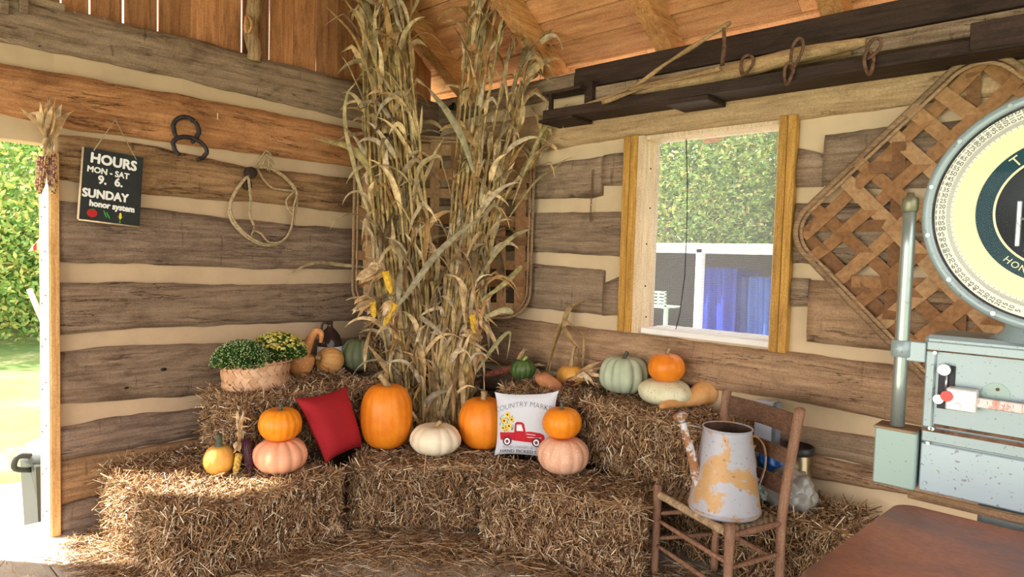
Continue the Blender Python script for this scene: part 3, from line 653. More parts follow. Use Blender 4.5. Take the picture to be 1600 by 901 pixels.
pumpkin((531, 594, 524, 578), T2, GRN, 'grey green ribbed pumpkin on the upper left bale', 12, .12, .08, (.014, .006, .03, -.02, .01), STEM_T, sharp=.8)
pumpkin((494, 537, 540, 583), T2, TAN, 'tan round squash on its side with its stem facing out, next to the gooseneck gourd', 16, .05, .10, (.014, .011, .045, .0, .0), STEM_T, tilt=(r(75), 0, r(-5)), name='squash', cat='squash')
pumpkin((797, 837, 558, 592), T2, DGR, 'small dark green pumpkin with a bright green stem', 12, .10, .10, (.012, .008, .035, .02, .015), STEM_L)
pumpkin((870, 914, 568, 603), T2, YEL, 'small ochre pumpkin with a tall dry stem, behind the corn husks', 14, .03, .06, (.016, .008, .14, .0, .03), STEM_T)
pumpkin((936, 1013, 553, 613), T2+.014, PGR, 'large pale blue green ribbed pumpkin on the upper right bale', 12, .15, .08, (.012, .008, .05, .02, 0), STEM_G, e1=.75, e2=.85, sharp=.8)
a = pumpkin((995, 1081, 588, 632), T2, SPK, 'speckled ivory squash lying under the bright orange pumpkin', 9, .04, .02, None, None, wob=.12, name='squash', cat='squash')
pumpkin((1012, 1070, 549, 595), a['top']-.006, ORG2, 'bright orange pumpkin on top of the speckled ivory squash', 15, .022, .06, (.010, .006, .045, .015, 0), STEM_T, e1=.78)
def gourd(label, ctrl, rad, mat, name='gourd', stemp=None, wob=.0):
    P = [Vector([float(a) for a in c]) for c in ctrl]; n = len(P); path = []; rr = []
    for i in range((n-1)*8+1):                                # Catmull-Rom through the control points
        k = min(i//8, n-2); t = i/8-k; p0, p1, p2, p3 = P[max(k-1, 0)], P[k], P[k+1], P[min(k+2, n-1)]
        path.append(.5*((2*p1)+(p2-p0)*t+(2*p0-5*p1+4*p2-p3)*t*t+(3*p1-p0-3*p2+p3)*t**3))
        a0, a1, a2, a3 = rad[max(k-1, 0)], rad[k], rad[k+1], rad[min(k+2, n-1)]; rr.append(max(.002, .5*((2*a1)+(a2-a0)*t+(2*a0-5*a1+4*a2-a3)*t*t+(3*a1-a0-3*a2+a3)*t**3)))
    mb = MB(); mb.tube(path, rr, 28)
    if wob:
        for i, p in enumerate(mb.v):
            c = path[min(i//28, len(path)-1)]; q = Vector(p)-c; mb.v[i] = tuple(c+q*(1+wob*noise.noise(Vector(p)*28)))
    zmin = min(p[2] for p in mb.v); base = (path[len(path)//3].x, path[len(path)//3].y, zmin)
    t = thing(name, label, 'gourd', base); make('skin', mb, mat, t)
    if stemp: sb = MB(); sb.tube(stemp, [.006, .005, .007], 8); make('stem', sb, STEM_T, t)
    return t
def px(u, v, p0, dd_=0.):
    """point on pixel (u,v) at the same camera depth as p0 (+dd_)"""
    r_ = RC @ np.array([(u-CU)/FPX, (v-CV)/FPX, 1.]); return CAM+r_*(depth(p0)+dd_)
B0 = at_z(470, 592, T2)
gourd('orange brown gooseneck gourd with its curled neck upright, beside the mum basket', [px(470, 587, B0, .02), px(470, 582, B0, .03), px(470, 565, B0, .03), px(471, 551, B0, .03), px(479, 541, B0, .03), px(486, 528, B0, .03), px(494, 518, B0, .03), px(502, 521, B0, .02), px(501, 535, B0, .02)],
      [.020, .060, .088, .072, .040, .027, .024, .018, .011], GRD, wob=.05)
def foot(u, v, h): p = at_z(u, v, T2); return (p[0], p[1], T2+h)
gourd('butternut shaped tan gourd lying at the right end of the upper bale', [foot(1030, 642, .022), foot(1036, 642, .028), foot(1056, 639, .034), foot(1076, 636, .040), foot(1092, 634, .064), foot(1103, 632, .075), foot(1113, 630, .075), foot(1119, 629, .075)],
      [.010, .025, .031, .041, .066, .076, .056, .010], NUT)
B0 = at_z(862, 612, T2)
gourd('reddish brown shrivelled gourd below the small dark green pumpkin', [px(840, 584, B0, .03), px(843, 588, B0, .03), px(853, 595, B0, .02), px(865, 602, B0, .02), px(874, 607, B0, .03), px(877, 609, B0, .03)], [.012, .036, .048, .047, .034, .01], WRT, wob=.16)

# ================================================================== CORN: stalk bundles, ears, husks
LPAL = [(.74, .52, .26), (.60, .43, .24), (.44, .34, .19), (.84, .63, .35), (.62, .40, .17), (.34, .25, .13), (.78, .63, .43), (.50, .29, .12), (.66, .51, .28), (.24, .155, .075), (.52, .44, .30)]
def lcol(br=1.): c = random.choice(LPAL); k = random.uniform(.85, 1.3)*br; return tuple(a*k for a in c)
def leaf(mb, p, d0, ln, wd, grav, col, n=12, twist=None, side=None, wig=.12):
    d = Vector(d0).normalized(); P = [Vector(p)]; st = ln/n; kink = random.random() < .35; kk = random.randint(4, 8)
    for i in range(n):
        d = (d+Vector((random.gauss(0, wig), random.gauss(0, wig), random.gauss(0, wig)))*.5+Vector((0, 0, -grav*(.3+i/n)))).normalized()
        if kink and i == kk: d = (d+Vector((0, 0, -1.0))).normalized()
        q = P[-1]+d*st
        if q.x < .09: q.x = .09+random.random()*.02
        if q.y > -.09: q.y = -.09-random.random()*.02
        if q.z < .02: q.z = .02
        P.append(q)
    W = [wd*min(1, .35+2.6*i/n)*(1-(i/n)**2.2)+.0008 for i in range(n+1)]
    mb.ribbon(P, W, side or (random.gauss(0, 1), random.gauss(0, 1), .2), col, random.uniform(.1, .8), twist if twist is not None else random.gauss(0, 1.6))
def spl(P, n):
    P = [Vector([float(a) for a in p]) for p in P]; out = []; m_ = len(P)-1
    for i in range(n):
        s = i/(n-1)*m_; k = min(int(s), m_-1); t = s-k; p0, p1, p2, p3 = P[max(k-1, 0)], P[k], P[k+1], P[min(k+2, m_)]
        out.append(.5*((2*p1)+(p2-p0)*t+(2*p0-5*p1+4*p2-p3)*t*t+(3*p1-p0-3*p2+p3)*t**3))
    return out
def stalk(bundle, px4, cs):
    """px4: pixels from low to high, cs: the plane each lies on"""
    P = [at_c(u, v, c) for (u, v), c in zip(px4, cs)]; lo = P[0]+(P[0]-P[1])*.15; b0 = np.array([lo[0], lo[1], .01])
    path = spl([b0]+P, 26)
    st = MB(); c0 = random.choice([(.66, .50, .20), (.56, .44, .18), (.74, .55, .22), (.48, .36, .16)])
    rad = [.0125-.008*(i/25)**1.3 for i in range(26)]; rad = [a*(1.28 if i % 3 == 1 else 1) for i, a in enumerate(rad)]
    st.tube(path, rad, 8, c0); o = make('stalk', st, LEAF, bundle)
    lf = MB(); out = random.random()*2*PI
    for i in range(3, 25):
        if i < 6 and random.random() < .3: continue
        out += PI+random.gauss(0, .6); t = (path[min(i+1, 25)]-path[i-1]).normalized(); up = i/25
        # bias towards the room, away from the walls
        h = Vector((math.cos(out), math.sin(out), 0)); h = (h+Vector((.35, -.35, 0))).normalized()
        ln = random.uniform(.22, .52)*(1-.15*up); g = random.uniform(.05, .34); k = random.uniform(.15, .65)
        leaf(lf, path[i], t*1.1+h*k, ln, random.uniform(.010, .027), g, lcol(), 12, wig=.10)
        # sheath hugging the stem
        if random.random() < .8: leaf(lf, path[i-1]+h*.008, t+h*.05, random.uniform(.12, .22), random.uniform(.012, .018), .0, lcol(1.05), 7, twist=0, wig=.02)
        if up < .55 and random.random() < .5: leaf(lf, path[i], Vector((h.x*.5, h.y*.5, -.3)), random.uniform(.2, .45), random.uniform(.012, .026), .4, lcol(.85), 12)
    make('leaves', lf, LEAF, o)
    ts = MB(); p = path[-1]; d = (path[-1]-path[-3]).normalized()
    for k in range(9):
        dd_ = d+Vector((random.gauss(0, .22), random.gauss(0, .22), 0)); L_ = random.uniform(.10, .24); q = [p+dd_*L_*s+Vector((0, 0, -.03*s*s)) for s in (0, .35, .7, 1)]
        ts.tube(q, [.003, .0045, .004, .0015], 5, (.50, .36, .18))
    make('tassel', ts, LEAF, o)
bl = thing('corn_stalk_bundle', 'left bundle of tall dried corn stalks standing in the corner', 'corn stalks', (.9, -.85, 0))
for i in range(14):
    f = (i+random.uniform(-.3, .3))/13; topv = random.choice([-45, -40, -35, -40, -30, -20, 20])
    stalk(bl, [(618+f*62, 640), (588+f*88, 450), (572+f*86, 250), (566+f*74, 80), (560+f*80+random.uniform(-12, 12), topv)], [1.62-.1*math.sin(f*3+i), 1.50, 1.36+.06*math.sin(i*2), 1.26, 1.22])
br_ = thing('corn_stalk_bundle', 'right bundle of dried corn stalks, fanning out towards the window wall', 'corn stalks', (1.1, -.75, 0))
tops = [(742, -40), (752, -40), (760, -35), (772, -40), (781, -20), (790, 20), (748, 60), (800, 70), (820, 90), (832, 110), (838, 75), (812, 170), (862, 190)]
for i, (tu, tv) in enumerate(tops):
    f = i/12; mv = (tv+60)/2+60
    stalk(br_, [(668+f*66, 640), (694+f*62, 470), (706+f*78, 320), ((708+f*90)*.4+tu*.6, max(mv, tv+60)), (tu, tv)], [1.66, 1.55, 1.42, 1.32, 1.26+.1*(i % 3)])
def wall_leaf(pts, label, plane='c', wd=.016):
    pass
def ear(mb, p, d, ln, rad, cols, rows=12, along=22):
    d = Vector(d).normalized(); a = d.orthogonal().normalized(); b_ = d.cross(a); p = Vector([float(x) for x in p])
    mb.tube([p+d*ln*s for s in (0, .25, .6, .9, 1)], [rad*.8, rad*.88, rad*.8, rad*.5, rad*.12], 12, cols[0])
    for j in range(along):
        s = (j+.5)/along; rr = rad*(1-.25*s-.55*max(0, s-.75)/.25*.8)
        for k in range(rows):
            th = 2*PI*(k+.5*(j % 2)*.3)/rows; c = p+d*ln*s+(a*math.cos(th)+b_*math.sin(th))*rr*.92
            mb.ball(c, ln/along*.56, 6, 3, random.choice(cols), M=None)
def husks(mb, p, d, n, ln, wd, spread, grav=.05, br=1.25, pal=None):
    for k in range(n):
        h = Vector((random.gauss(0, 1), random.gauss(0, 1), random.gauss(0, 1))); dd_ = (Vector(d).normalized()+h.normalized()*spread*random.uniform(.3, 1)).normalized()
        c = random.choice(pal or [(.74, .55, .32), (.66, .46, .24), (.78, .62, .42), (.56, .36, .18)]); leaf(mb, p, dd_, ln*random.uniform(.65, 1.1), wd*random.uniform(.7, 1.2), grav, tuple(a*br for a in c), 9, wig=.14)
YC = [(.86, .55, .03), (.80, .46, .02), (.90, .62, .08)]
IND = [(.24, .07, .08), (.45, .20, .12), (.74, .52, .20), (.82, .68, .38), (.30, .10, .12), (.62, .38, .18), (.80, .60, .25)]
PUR = [(.055, .010, .022), (.10, .015, .035), (.035, .008, .016)]
def corn(label, ears, husk, name='ear_of_corn', cat='corn', group=None):
    p0 = ears[0][0]; t = thing(name, label, cat, (float(p0[0]), float(p0[1]), float(min(e[0][2] for e in ears))), group)
    for (p, q, rad, cols) in ears:
        m_ = MB(); d = Vector([float(a) for a in q])-Vector([float(a) for a in p]); ear(m_, p, d, d.length, rad, cols, 12, max(10, int(d.length/.0085))); make('ear', m_, KERN, t)
    if husk:
        m_ = MB()
        for (p, d, n, ln, wd, sp, gv) in husk: m_ = MB(); husks(m_, Vector([float(a) for a in p]), d, n, ln, wd, sp, gv); make('husk', m_, LEAF, t)
    return t
c_ = 1.72
corn('yellow corn ears with peeled back pale husks, hung on the left stalk bundle', [(at_c(602, 424, c_), at_c(611, 458, c_), .024, YC), (at_c(618, 474, c_+.02), at_c(600, 508, c_+.02), .022, YC), (at_c(582, 472, c_), at_c(585, 496, c_), .020, YC)],
     [(at_c(600, 422, c_-.03), (-.7, -.5, .0), 18, .20, .032, .8, .1), (at_c(618, 470, c_), (-.3, -.3, -.6), 16, .18, .030, .9, .05), (at_c(583, 468, c_-.03), (-.5, -.5, -.3), 16, .18, .03, .9, .05)])
corn('single yellow corn ear in its open husk, low on the right stalk bundle', [(at_c(738, 492, c_), at_c(743, 520, c_), .022, YC)], [(at_c(742, 484, c_-.04), (.4, .2, -.6), 16, .18, .03, .75, .05), (at_c(752, 530, c_-.04), (-.1, -.3, .4), 11, .15, .028, .8, .1)])
# decorative corn
q = at_x(75, 235, .09)
corn('two ears of speckled Indian corn hanging by their husks on the door post', [((.10, at_x(67, 245, .1)[1], at_x(67, 245, .1)[2]), (.10, at_x(61, 303, .1)[1], at_x(61, 303, .1)[2]), .026, IND), ((.085, at_x(79, 240, .085)[1], at_x(79, 240, .085)[2]), (.085, at_x(83, 303, .085)[1], at_x(83, 303, .085)[2]), .025, IND)],
     [((.09, q[1], at_x(75, 216, .09)[2]), (.1, 0, 1), 22, .21, .026, .62, .0), ((.09, q[1], at_x(75, 213, .09)[2]), (0, 0, -1), 12, .14, .020, .3, 0)], name='hanging_corn')
mb = MB(); mb.tube([at_x(75, 150, .055), at_x(74, 170, .06), at_x(74, 205, .09)], .0025, 6); lone('twine_loop', mb, ROPE, 'thin twine loop holding the hanging Indian corn to the beam', 'twine', at_x(74, 205, .09))
B0 = at_z(372, 742, T1)
corn('yellow and purple Indian corn tied with a husk, in front of the yellow ochre pumpkin', [(px(374, 708, B0, -.01), px(367, 742, B0, -.02), .017, [(.75, .50, .08), (.62, .36, .06), (.30, .16, .05), (.82, .62, .16)]), (px(384, 684, B0, .02), px(391, 737, B0, -.01), .024, PUR)],
     [(px(374, 676, B0, .01), (-.05, .05, 1), 16, .13, .010, .35, .02), (px(376, 672, B0), (-.1, -.1, -1), 7, .09, .014, .3, 0), (px(370, 690, B0, -.02), (0, 0, -1), 4, .07, .016, .3, 0)])
B0 = at_z(790, 592, T2)
corn('dark red ear of Indian corn lying left of the small dark green pumpkin', [(px(802, 574, B0, .06), px(757, 586, B0, .02), .024, [(.20, .05, .03), (.35, .12, .06), (.14, .03, .02)])], [(px(806, 570, B0, .06), (.6, .3, .9), 9, .14, .014, .45, .05), (px(824, 575, B0, .1), (1, .6, .1), 6, .13, .016, .3, .05)])
B0 = at_z(895, 606, T2)
corn('dark red ear of Indian corn with a pale husk, in front of the ochre pumpkin', [(px(900, 592, B0, .0), px(874, 606, B0, -.03), .022, [(.12, .02, .02), (.22, .05, .03), (.5, .25, .1)])], [(px(898, 590, B0, -.02), (.8, .45, .45), 26, .20, .018, .35, .05), (px(902, 590, B0, -.02), (-.8, -.6, .1), 6, .10, .018, .5, .15)])
# dried corn plant piece leaning on the wall above the bale
t = thing('dried_corn_plant', 'broken dried corn plant with curled leaves leaning on the log wall', 'dried plant', at_y(868, 585, -.12))
mb = MB(); mb.tube(spl([at_y(858, 580, -.16), at_y(866, 545, -.14), at_y(876, 515, -.12), at_y(888, 485, -.10)], 12), .006, 7, (.48, .33, .14)); make('stem', mb, LEAF, t)
mb = MB(); mb.ribbon(spl([at_y(876, 520, -.13), at_y(884, 492, -.12), at_y(895, 478, -.14), at_y(917, 470, -.17)], 12), [.012, .018, .02, .02, .018, .018, .016, .014, .012, .009, .006, .002], (1, 0, .3), (.56, .38, .17), .5, 1.5)
mb.ribbon(spl([at_y(886, 498, -.12), at_y(898, 512, -.12), at_y(913, 524, -.12), at_y(910, 575, -.11)], 14), [.008, .012, .014, .013, .011, .012, .013, .012, .012, .01, .01, .008, .006, .003], (1, -.3, 0), (.52, .36, .15), .5, 2)
mb.ribbon(spl([at_y(880, 510, -.14), at_y(895, 535, -.15), at_y(903, 548, -.14), at_y(903, 582, -.13)], 14), [.008, .014, .016, .015, .011, .012, .013, .012, .012, .01, .01, .008, .006, .003], (1, .3, .3), (.46, .31, .13), .6, -2)
mb.ribbon(spl([at_y(876, 505, -.13), at_y(868, 530, -.15), at_y(860, 560, -.16), at_y(852, 585, -.16)], 14), [.006, .013, .016, .015, .013, .012, .01, .012, .01, .009, .008, .007, .005, .003], (1, .3, 0), (.40, .26, .11), .5, 1)
make('leaves', mb, LEAF, t)
# single long leaves reaching out of the bundles
def long_leaf(pts, cs, wd, col):
    P = spl([at_c(u, v, c) for (u, v), c in zip(pts, cs)], 18); P = [Vector((max(p.x, .07), min(p.y, -.07), p.z)) for p in P]
    mb_ll.ribbon(P, [wd*min(1, .3+2*i/17)*(1-(i/17)**3)+.001 for i in range(18)], (.3, .3, 1), col, .35, .9)
mb_ll = MB()
long_leaf([(600, 420), (540, 414), (470, 408), (425, 413), (390, 426)], [1.2, 1.05, .95, .9, .9], .014, (.48, .36, .19))
long_leaf([(590, 300), (572, 255), (545, 228), (510, 219), (484, 214)], [1.4, 1.4, 1.4, 1.4, 1.4], .028, (.52, .42, .18))
long_leaf([(585, 360), (562, 290), (540, 200), (542, 150), (556, 130)], [1.5, 1.45, 1.45, 1.45, 1.45], .014, (.60, .50, .26))
long_leaf([(590, 200), (580, 130), (555, 60), (520, 20), (508, 10)], [1.4]*5, .010, (.50, .32, .14))
long_leaf([(600, 170), (590, 110), (565, 40), (540, 0), (528, -20)], [1.4]*5, .010, (.56, .38, .16))
long_leaf([(620, 480), (640, 455), (680, 400), (720, 362), (757, 335)], [1.75, 1.78, 1.8, 1.8, 1.8], .022, (.40, .35, .22))
long_leaf([(645, 305), (655, 262), (675, 246), (688, 246), (691, 262)], [1.6]*5, .016, (.50, .40, .20))
make('leaves', mb_ll, LEAF, bl)
mb_ll = MB()
long_leaf([(800, 320), (822, 260), (850, 200), (880, 176), (905, 165)], [1.5, 1.45, 1.4, 1.4, 1.4], .014, (.56, .48, .24))
long_leaf([(795, 340), (830, 290), (855, 268), (885, 254), (918, 248)], [1.5, 1.45, 1.4, 1.4, 1.4], .013, (.58, .48, .24))
long_leaf([(790, 310), (820, 255), (850, 215), (882, 195), (905, 196)], [1.5, 1.45, 1.4, 1.4, 1.4], .010, (.60, .52, .28))
long_leaf([(740, 270), (722, 215), (700, 175), (680, 150), (668, 136)], [1.6, 1.55, 1.5, 1.5, 1.5], .026, (.46, .42, .26))
long_leaf([(750, 470), (785, 445), (805, 425), (815, 415), (812, 420)], [1.6]*5, .02, (.50, .42, .18))
long_leaf([(745, 440), (775, 395), (800, 370), (820, 360), (832, 357)], [1.6]*5, .016, (.46, .40, .20))
long_leaf([(745, 500), (770, 490), (790, 482), (800, 489), (772, 487)], [1.7]*5, .02, (.55, .48, .26))
long_leaf([(745, 580), (765, 550), (785, 525), (798, 520), (792, 560)], [1.7]*5, .016, (.42, .38, .18))
make('leaves', mb_ll, LEAF, br_)

# ================================================================== TOBACCO BASKETS
def rr_path(w_, h_, rad, n=10):
    """rounded square outline in the plane (a,b)"""
    out = []
    for (cx2, cy2, a0) in ((w_/2-rad, h_/2-rad, 0), (-w_/2+rad, h_/2-rad, PI/2), (-w_/2+rad, -h_/2+rad, PI), (w_/2-rad, -h_/2+rad, 1.5*PI)):
        for k in range(n+1): a = a0+PI/2*k/n; out.append((cx2+rad*math.cos(a), cy2+rad*math.sin(a)))
    return out
SPC = [(.34, .17, .07), (.27, .13, .052), (.40, .215, .095), (.22, .105, .044), (.44, .26, .125)]
def tobacco_basket(label, cen, A, B, Nn, size, rad, nst=9, sw=.055, group=None, rimname='rim', diag=True, seedn=3):
    A, B, Nn = Vector(A), Vector(B), Vector(Nn); cen = Vector([float(x) for x in cen]); random.seed(seedn)
    corners = cen-B*size/2
    t = thing('tobacco_basket', label, 'basket', cen+Vector((0, 0, -size/2 if abs(B.z) > .9 else -size*.7)))
    W3 = lambda a, b_, n_: cen+A*a+B*b_+Nn*n_
    half = size/2
    def lim(c): # half extent of the rounded square at offset c
        e = abs(c)-(half-rad)
        return half if e <= 0 else half-rad+math.sqrt(max(0, rad*rad-e*e))
    def strip(fn, L0, L1, wd, ph, col, amp=.006, per=None, rise=0.):
        mb_ = MB(); n = max(8, int((L1-L0)/.018)); vs = []
        for i in range(n+1):
            s = L0+(L1-L0)*i/n; off = amp*math.cos(PI*s/per+ph)+rise
            # the slats bend up into the rim at their ends
            e = min(s-L0, L1-s); off += .035*max(0, 1-e/.09)**1.5
            for w2 in (-wd/2, wd/2):
                for th in (0, .003): vs.append(fn(s, w2, off+th))
        fs = []
        for i in range(n):
            b2 = 4*i; fs += [(b2+1, b2+5, b2+7, b2+3), (b2, b2+2, b2+6, b2+4), (b2, b2+4, b2+5, b2+1), (b2+2, b2+3, b2+7, b2+6)]
        fs += [(0, 1, 3, 2), (4*n, 4*n+2, 4*n+3, 4*n+1)]
        mb_.add(vs, fs, col, False); make('slat', mb_, SPLINT, t)
    pitch = size/nst
    for k in range(nst):
        c = (k-(nst-1)/2)*pitch; l = lim(abs(c)+sw*.3)-.012; col = random.choice(SPC); j = random.uniform(-.014, .014); tl = random.uniform(-.04, .04)
        strip(lambda s, w2, n_: W3(s, c+w2+j+tl*s, n_), -l, l, sw*random.uniform(.85, 1.1), PI*(k % 2), col, .009, pitch)
        col = random.choice(SPC); tl2 = random.uniform(-.04, .04)
        strip(lambda s, w2, n_: W3(c+w2-j+tl2*s, s, n_), -l, l, sw*random.uniform(.85, 1.1), PI*((k+1) % 2), col, .009, pitch)
    if diag:
        for k in range(-1, 2):
            for sg in (1, -1):
                c = k*pitch*1.9+.03; l = (half*1.414-abs(c))-.10; 
                if l < .2: continue
                col = random.choice(SPC); q2 = .7071
                strip(lambda s, w2, n_: W3((s-sg*(c+w2))*q2, (s*sg+(c+w2))*q2, n_), -l, l, sw*.85, 0, col, .005, pitch*1.4, -.012)
    o = rr_path(size, size, rad); m_ = MB(); m_.tube([W3(a, b_, .040) for a, b_ in o], .009, 8, closed=True, flat=1.6); make('outer_hoop', m_, RIM, t)
    o = rr_path(size-.05, size-.05, rad-.02); m_ = MB(); m_.tube([W3(a, b_, .036) for a, b_ in o], .006, 8, closed=True, flat=1.6); make('inner_hoop', m_, RIM, t)
    return t
s2 = math.sqrt(.5)
qa, qb = at_c(555, 350, 1.13), at_c(831, 350, 1.13); cen = (qa+qb)/2; cen[2] = (at_c(700, 218, 1.13)[2]+1.17)/2
tobacco_basket('tall tobacco basket of woven slats standing behind the corn stalks', cen, (s2, s2, 0), (0, 0, 1), (s2, -s2, 0), float(np.linalg.norm(qa-qb)), .20, 8, .075, diag=False, seedn=5)
g0 = at_y(1241, 362, -.05); g1 = at_y(1530, 96, -.05)
side_ = math.hypot(g1[0]-g0[0], g1[2]-g0[2]); rc = .17
cc = np.array([g1[0]+.01, 0, g0[2]-.0]); cx3 = (g1[0]-g0[0]); hd = (g1[2]-g0[2]); halfd = (cx3+hd)/2; SZ = (halfd+rc*(math.sqrt(2)-1))*math.sqrt(2)
tobacco_basket('tobacco basket hung as a diamond on the log wall behind the dial scale', (g1[0]+.015, -.055, g0[2]), (s2, 0, s2), (-s2, 0, s2), (0, -1, 0), SZ, rc, 8, .066, seedn=11)
random.seed(21)

# ================================================================== LEFT SHELF ITEMS: jug, mum basket, mums
q = at_x(515, 555, .19); kj = (at_x(515, 501, .19)[2]-T2)/.262
t = thing('stoneware_jug', 'brown and white stoneware jug behind the tan squash', 'jug', (q[0], q[1], T2))
R_ = 19*depth(q)/FPX; mb = MB(); mb.lathe([(0, 0), (R_*.95, 0), (R_, .01), (R_, .135)], (q[0], q[1], T2-.003), 36, Matrix.Scale(kj, 3, (0, 0, 1))); make('white_base', mb, skin('white stoneware glaze', (.62, .62, .62), (.72, .72, .72), .2, bumpd=.0003), t)
mb = MB(); mb.lathe([(R_, .135), (R_*.98, .155), (R_*.8, .19), (R_*.5, .215), (R_*.27, .228), (.018, .24), (.020, .262), (.012, .262), (.010, .235)], (q[0], q[1], T2-.003), 36, Matrix.Scale(kj, 3, (0, 0, 1)))
mb.tube(spl([(q[0]-.02, q[1]-.01, T2+.25*kj), (q[0]-.05, q[1]-.03, T2+.245*kj), (q[0]-.055, q[1]-.035, T2+.20*kj)], 8), .008, 8); make('brown_neck', mb, skin('dark brown stoneware glaze', (.03, .018, .015), (.05, .03, .025), .12, bumpd=.0002), t)
# mum basket: oval woven splint basket
p0 = at_z(398, 600, T2); p1 = at_z(345, 585, T2); bc = np.array([.47, -1.79, T2]); 
bc_, br2, bh2 = solve(345, 478, 541, 604, T2); bx, by = max(bc_[0], .29), bc_[1]-.045
rx, ry = .165, .20; Hb = .175
t = thing('woven_basket', 'light woven splint basket holding the two potted mums', 'basket', (bx, by, T2-.004))
BSK = vcol('light basket splint', .6, .12, 14., 0, .35)
mb = MB(); nb = 26; rows_ = 5
for i in range(nb):                              # diagonal splints over and under
    for sg in (1, -1):
        path = []
        for k in range(13):
            f = k/12; th = 2*PI*i/nb+sg*f*2*PI*2.5/nb*1.1; ofs = .0025*math.cos(k*PI/12*5+(0 if sg > 0 else PI)); sc_ = 1+.06*f
            path.append((bx+(rx*sc_+ofs)*math.cos(th), by+(ry*sc_+ofs)*math.sin(th), T2-.003+Hb*f))
        for k in range(12):
            pass
        P = [Vector(a) for a in path]; wd = .0175; vs = []
        for k, pnt in enumerate(P):
            tt = (P[min(k+1, 12)]-P[max(k-1, 0)]).normalized(); nrm_ = Vector(((pnt.x-bx)/rx, (pnt.y-by)/ry, 0)).normalized(); a_ = tt.cross(nrm_).normalized()
            vs += [pnt-a_*wd, pnt+a_*wd]
        c = random.choice([(.62, .36, .20), (.70, .43, .26), (.56, .31, .17)])
        mb.add(vs, [(2*k, 2*k+1, 2*k+3, 2*k+2) for k in range(12)], c)
make('weave', mb, BSK, t)
mb = MB(); mb.tube([(bx+(rx*1.07)*math.cos(a), by+(ry*1.07)*math.sin(a), T2+Hb-.012) for a in np.linspace(0, 2*PI, 41)[:-1]], .014, 8, (.60, .36, .21), closed=True, flat=.35)
make('rim', mb, BSK, t)
mb = MB(); mb.lathe([(0, .004), (rx*.92, .004), (rx*1.0, .1)], (bx, by, T2), 30, Matrix.Scale(ry/rx, 3, (0, 1, 0))); mb.lathe([(0, .09), (rx*.99, .095)], (bx, by, T2), 30, Matrix.Scale(ry/rx, 3, (0, 1, 0))); make('liner', mb, plain('dark soil', (.03, .022, .015), .95), t)
def mum(label, cen, R3, nlf, bud, nb_, bigfl=False):
    t = thing('potted_mum', label, 'flowering plant', cen); mb = MB(); c = Vector([float(a) for a in cen])
    def dome(u=None):
        th = random.random()*2*PI; z = random.random()**.7; rr = math.sqrt(1-z*z); return Vector((rr*math.cos(th), rr*math.sin(th), z))
    st = MB()
    for k in range(nlf):
        d = dome(); s = random.uniform(.72, 1.0); p = c+Vector((d.x*R3[0], d.y*R3[1], d.z*R3[2]))*s
        dr_ = (Vector((d.x, d.y, d.z+.5)).normalized()+Vector((random.gauss(0, .4), random.gauss(0, .4), random.gauss(0, .4)))).normalized(); g = random.uniform(.6, 1.25)
        L_ = random.uniform(.014, .026); side_v = dr_.cross(Vector((random.gauss(0, 1), random.gauss(0, 1), random.gauss(0, 1)))).normalized()*L_*.28
        mb.add([p-dr_*L_*.5, p+side_v, p+dr_*L_*.6, p-side_v], [(0, 1, 2, 3)], (.07*g, .17*g, .035*g))
    make('foliage', mb, FRESH, t); bm_ = MB()
    for k in range(nb_):
        d = dome(); p = c+Vector((d.x*R3[0], d.y*R3[1], d.z*R3[2]))*random.uniform(.97, 1.06)
        if bigfl and d.z > .45:
            col = random.choice([(.80, .68, .12), (.86, .78, .30), (.72, .60, .10)]); M_ = (d+Vector((0, 0, .7))).to_track_quat('Z', 'Y').to_matrix(); rr = random.uniform(.009, .016)
            vs = [p+M_ @ Vector((0, 0, rr*.35))]
            for a in range(16): q_ = rr*(1 if a % 2 else .72); vs.append(p+M_ @ Vector((q_*math.cos(a*PI/8), q_*math.sin(a*PI/8), 0)))
            vs.append(p-M_ @ Vector((0, 0, rr*.3)))
            bm_.add(vs, [(0, 1+a, 1+(a+1) % 16) for a in range(16)]+[(17, 1+(a+1) % 16, 1+a) for a in range(16)], col)
        else: bm_.ball(p, random.uniform(.0028, .0045), 6, 4, bud if random.random() < .7 else (.20, .32, .08))
        q0 = c+Vector((d.x*R3[0], d.y*R3[1], d.z*R3[2]))*.6; st.tube([q0, (q0+p)/2+Vector((0, 0, .004)), p], .0012, 4, (.12, .22, .05))
    make('flower_heads', bm_, FRESH, t); make('flower_stalks', st, FRESH, t); return t
mum('dense green mum covered in tiny closed buds, front of the basket', (bx+.01, by-.10, T2+.145), (.185, .17, .15), 7000, (.50, .58, .28), 900)
mum('mum with open pale yellow flowers, behind the budding green one', (bx-.03, by+.15, T2+.165), (.17, .19, .155), 6000, (.66, .62, .25), 700, True)

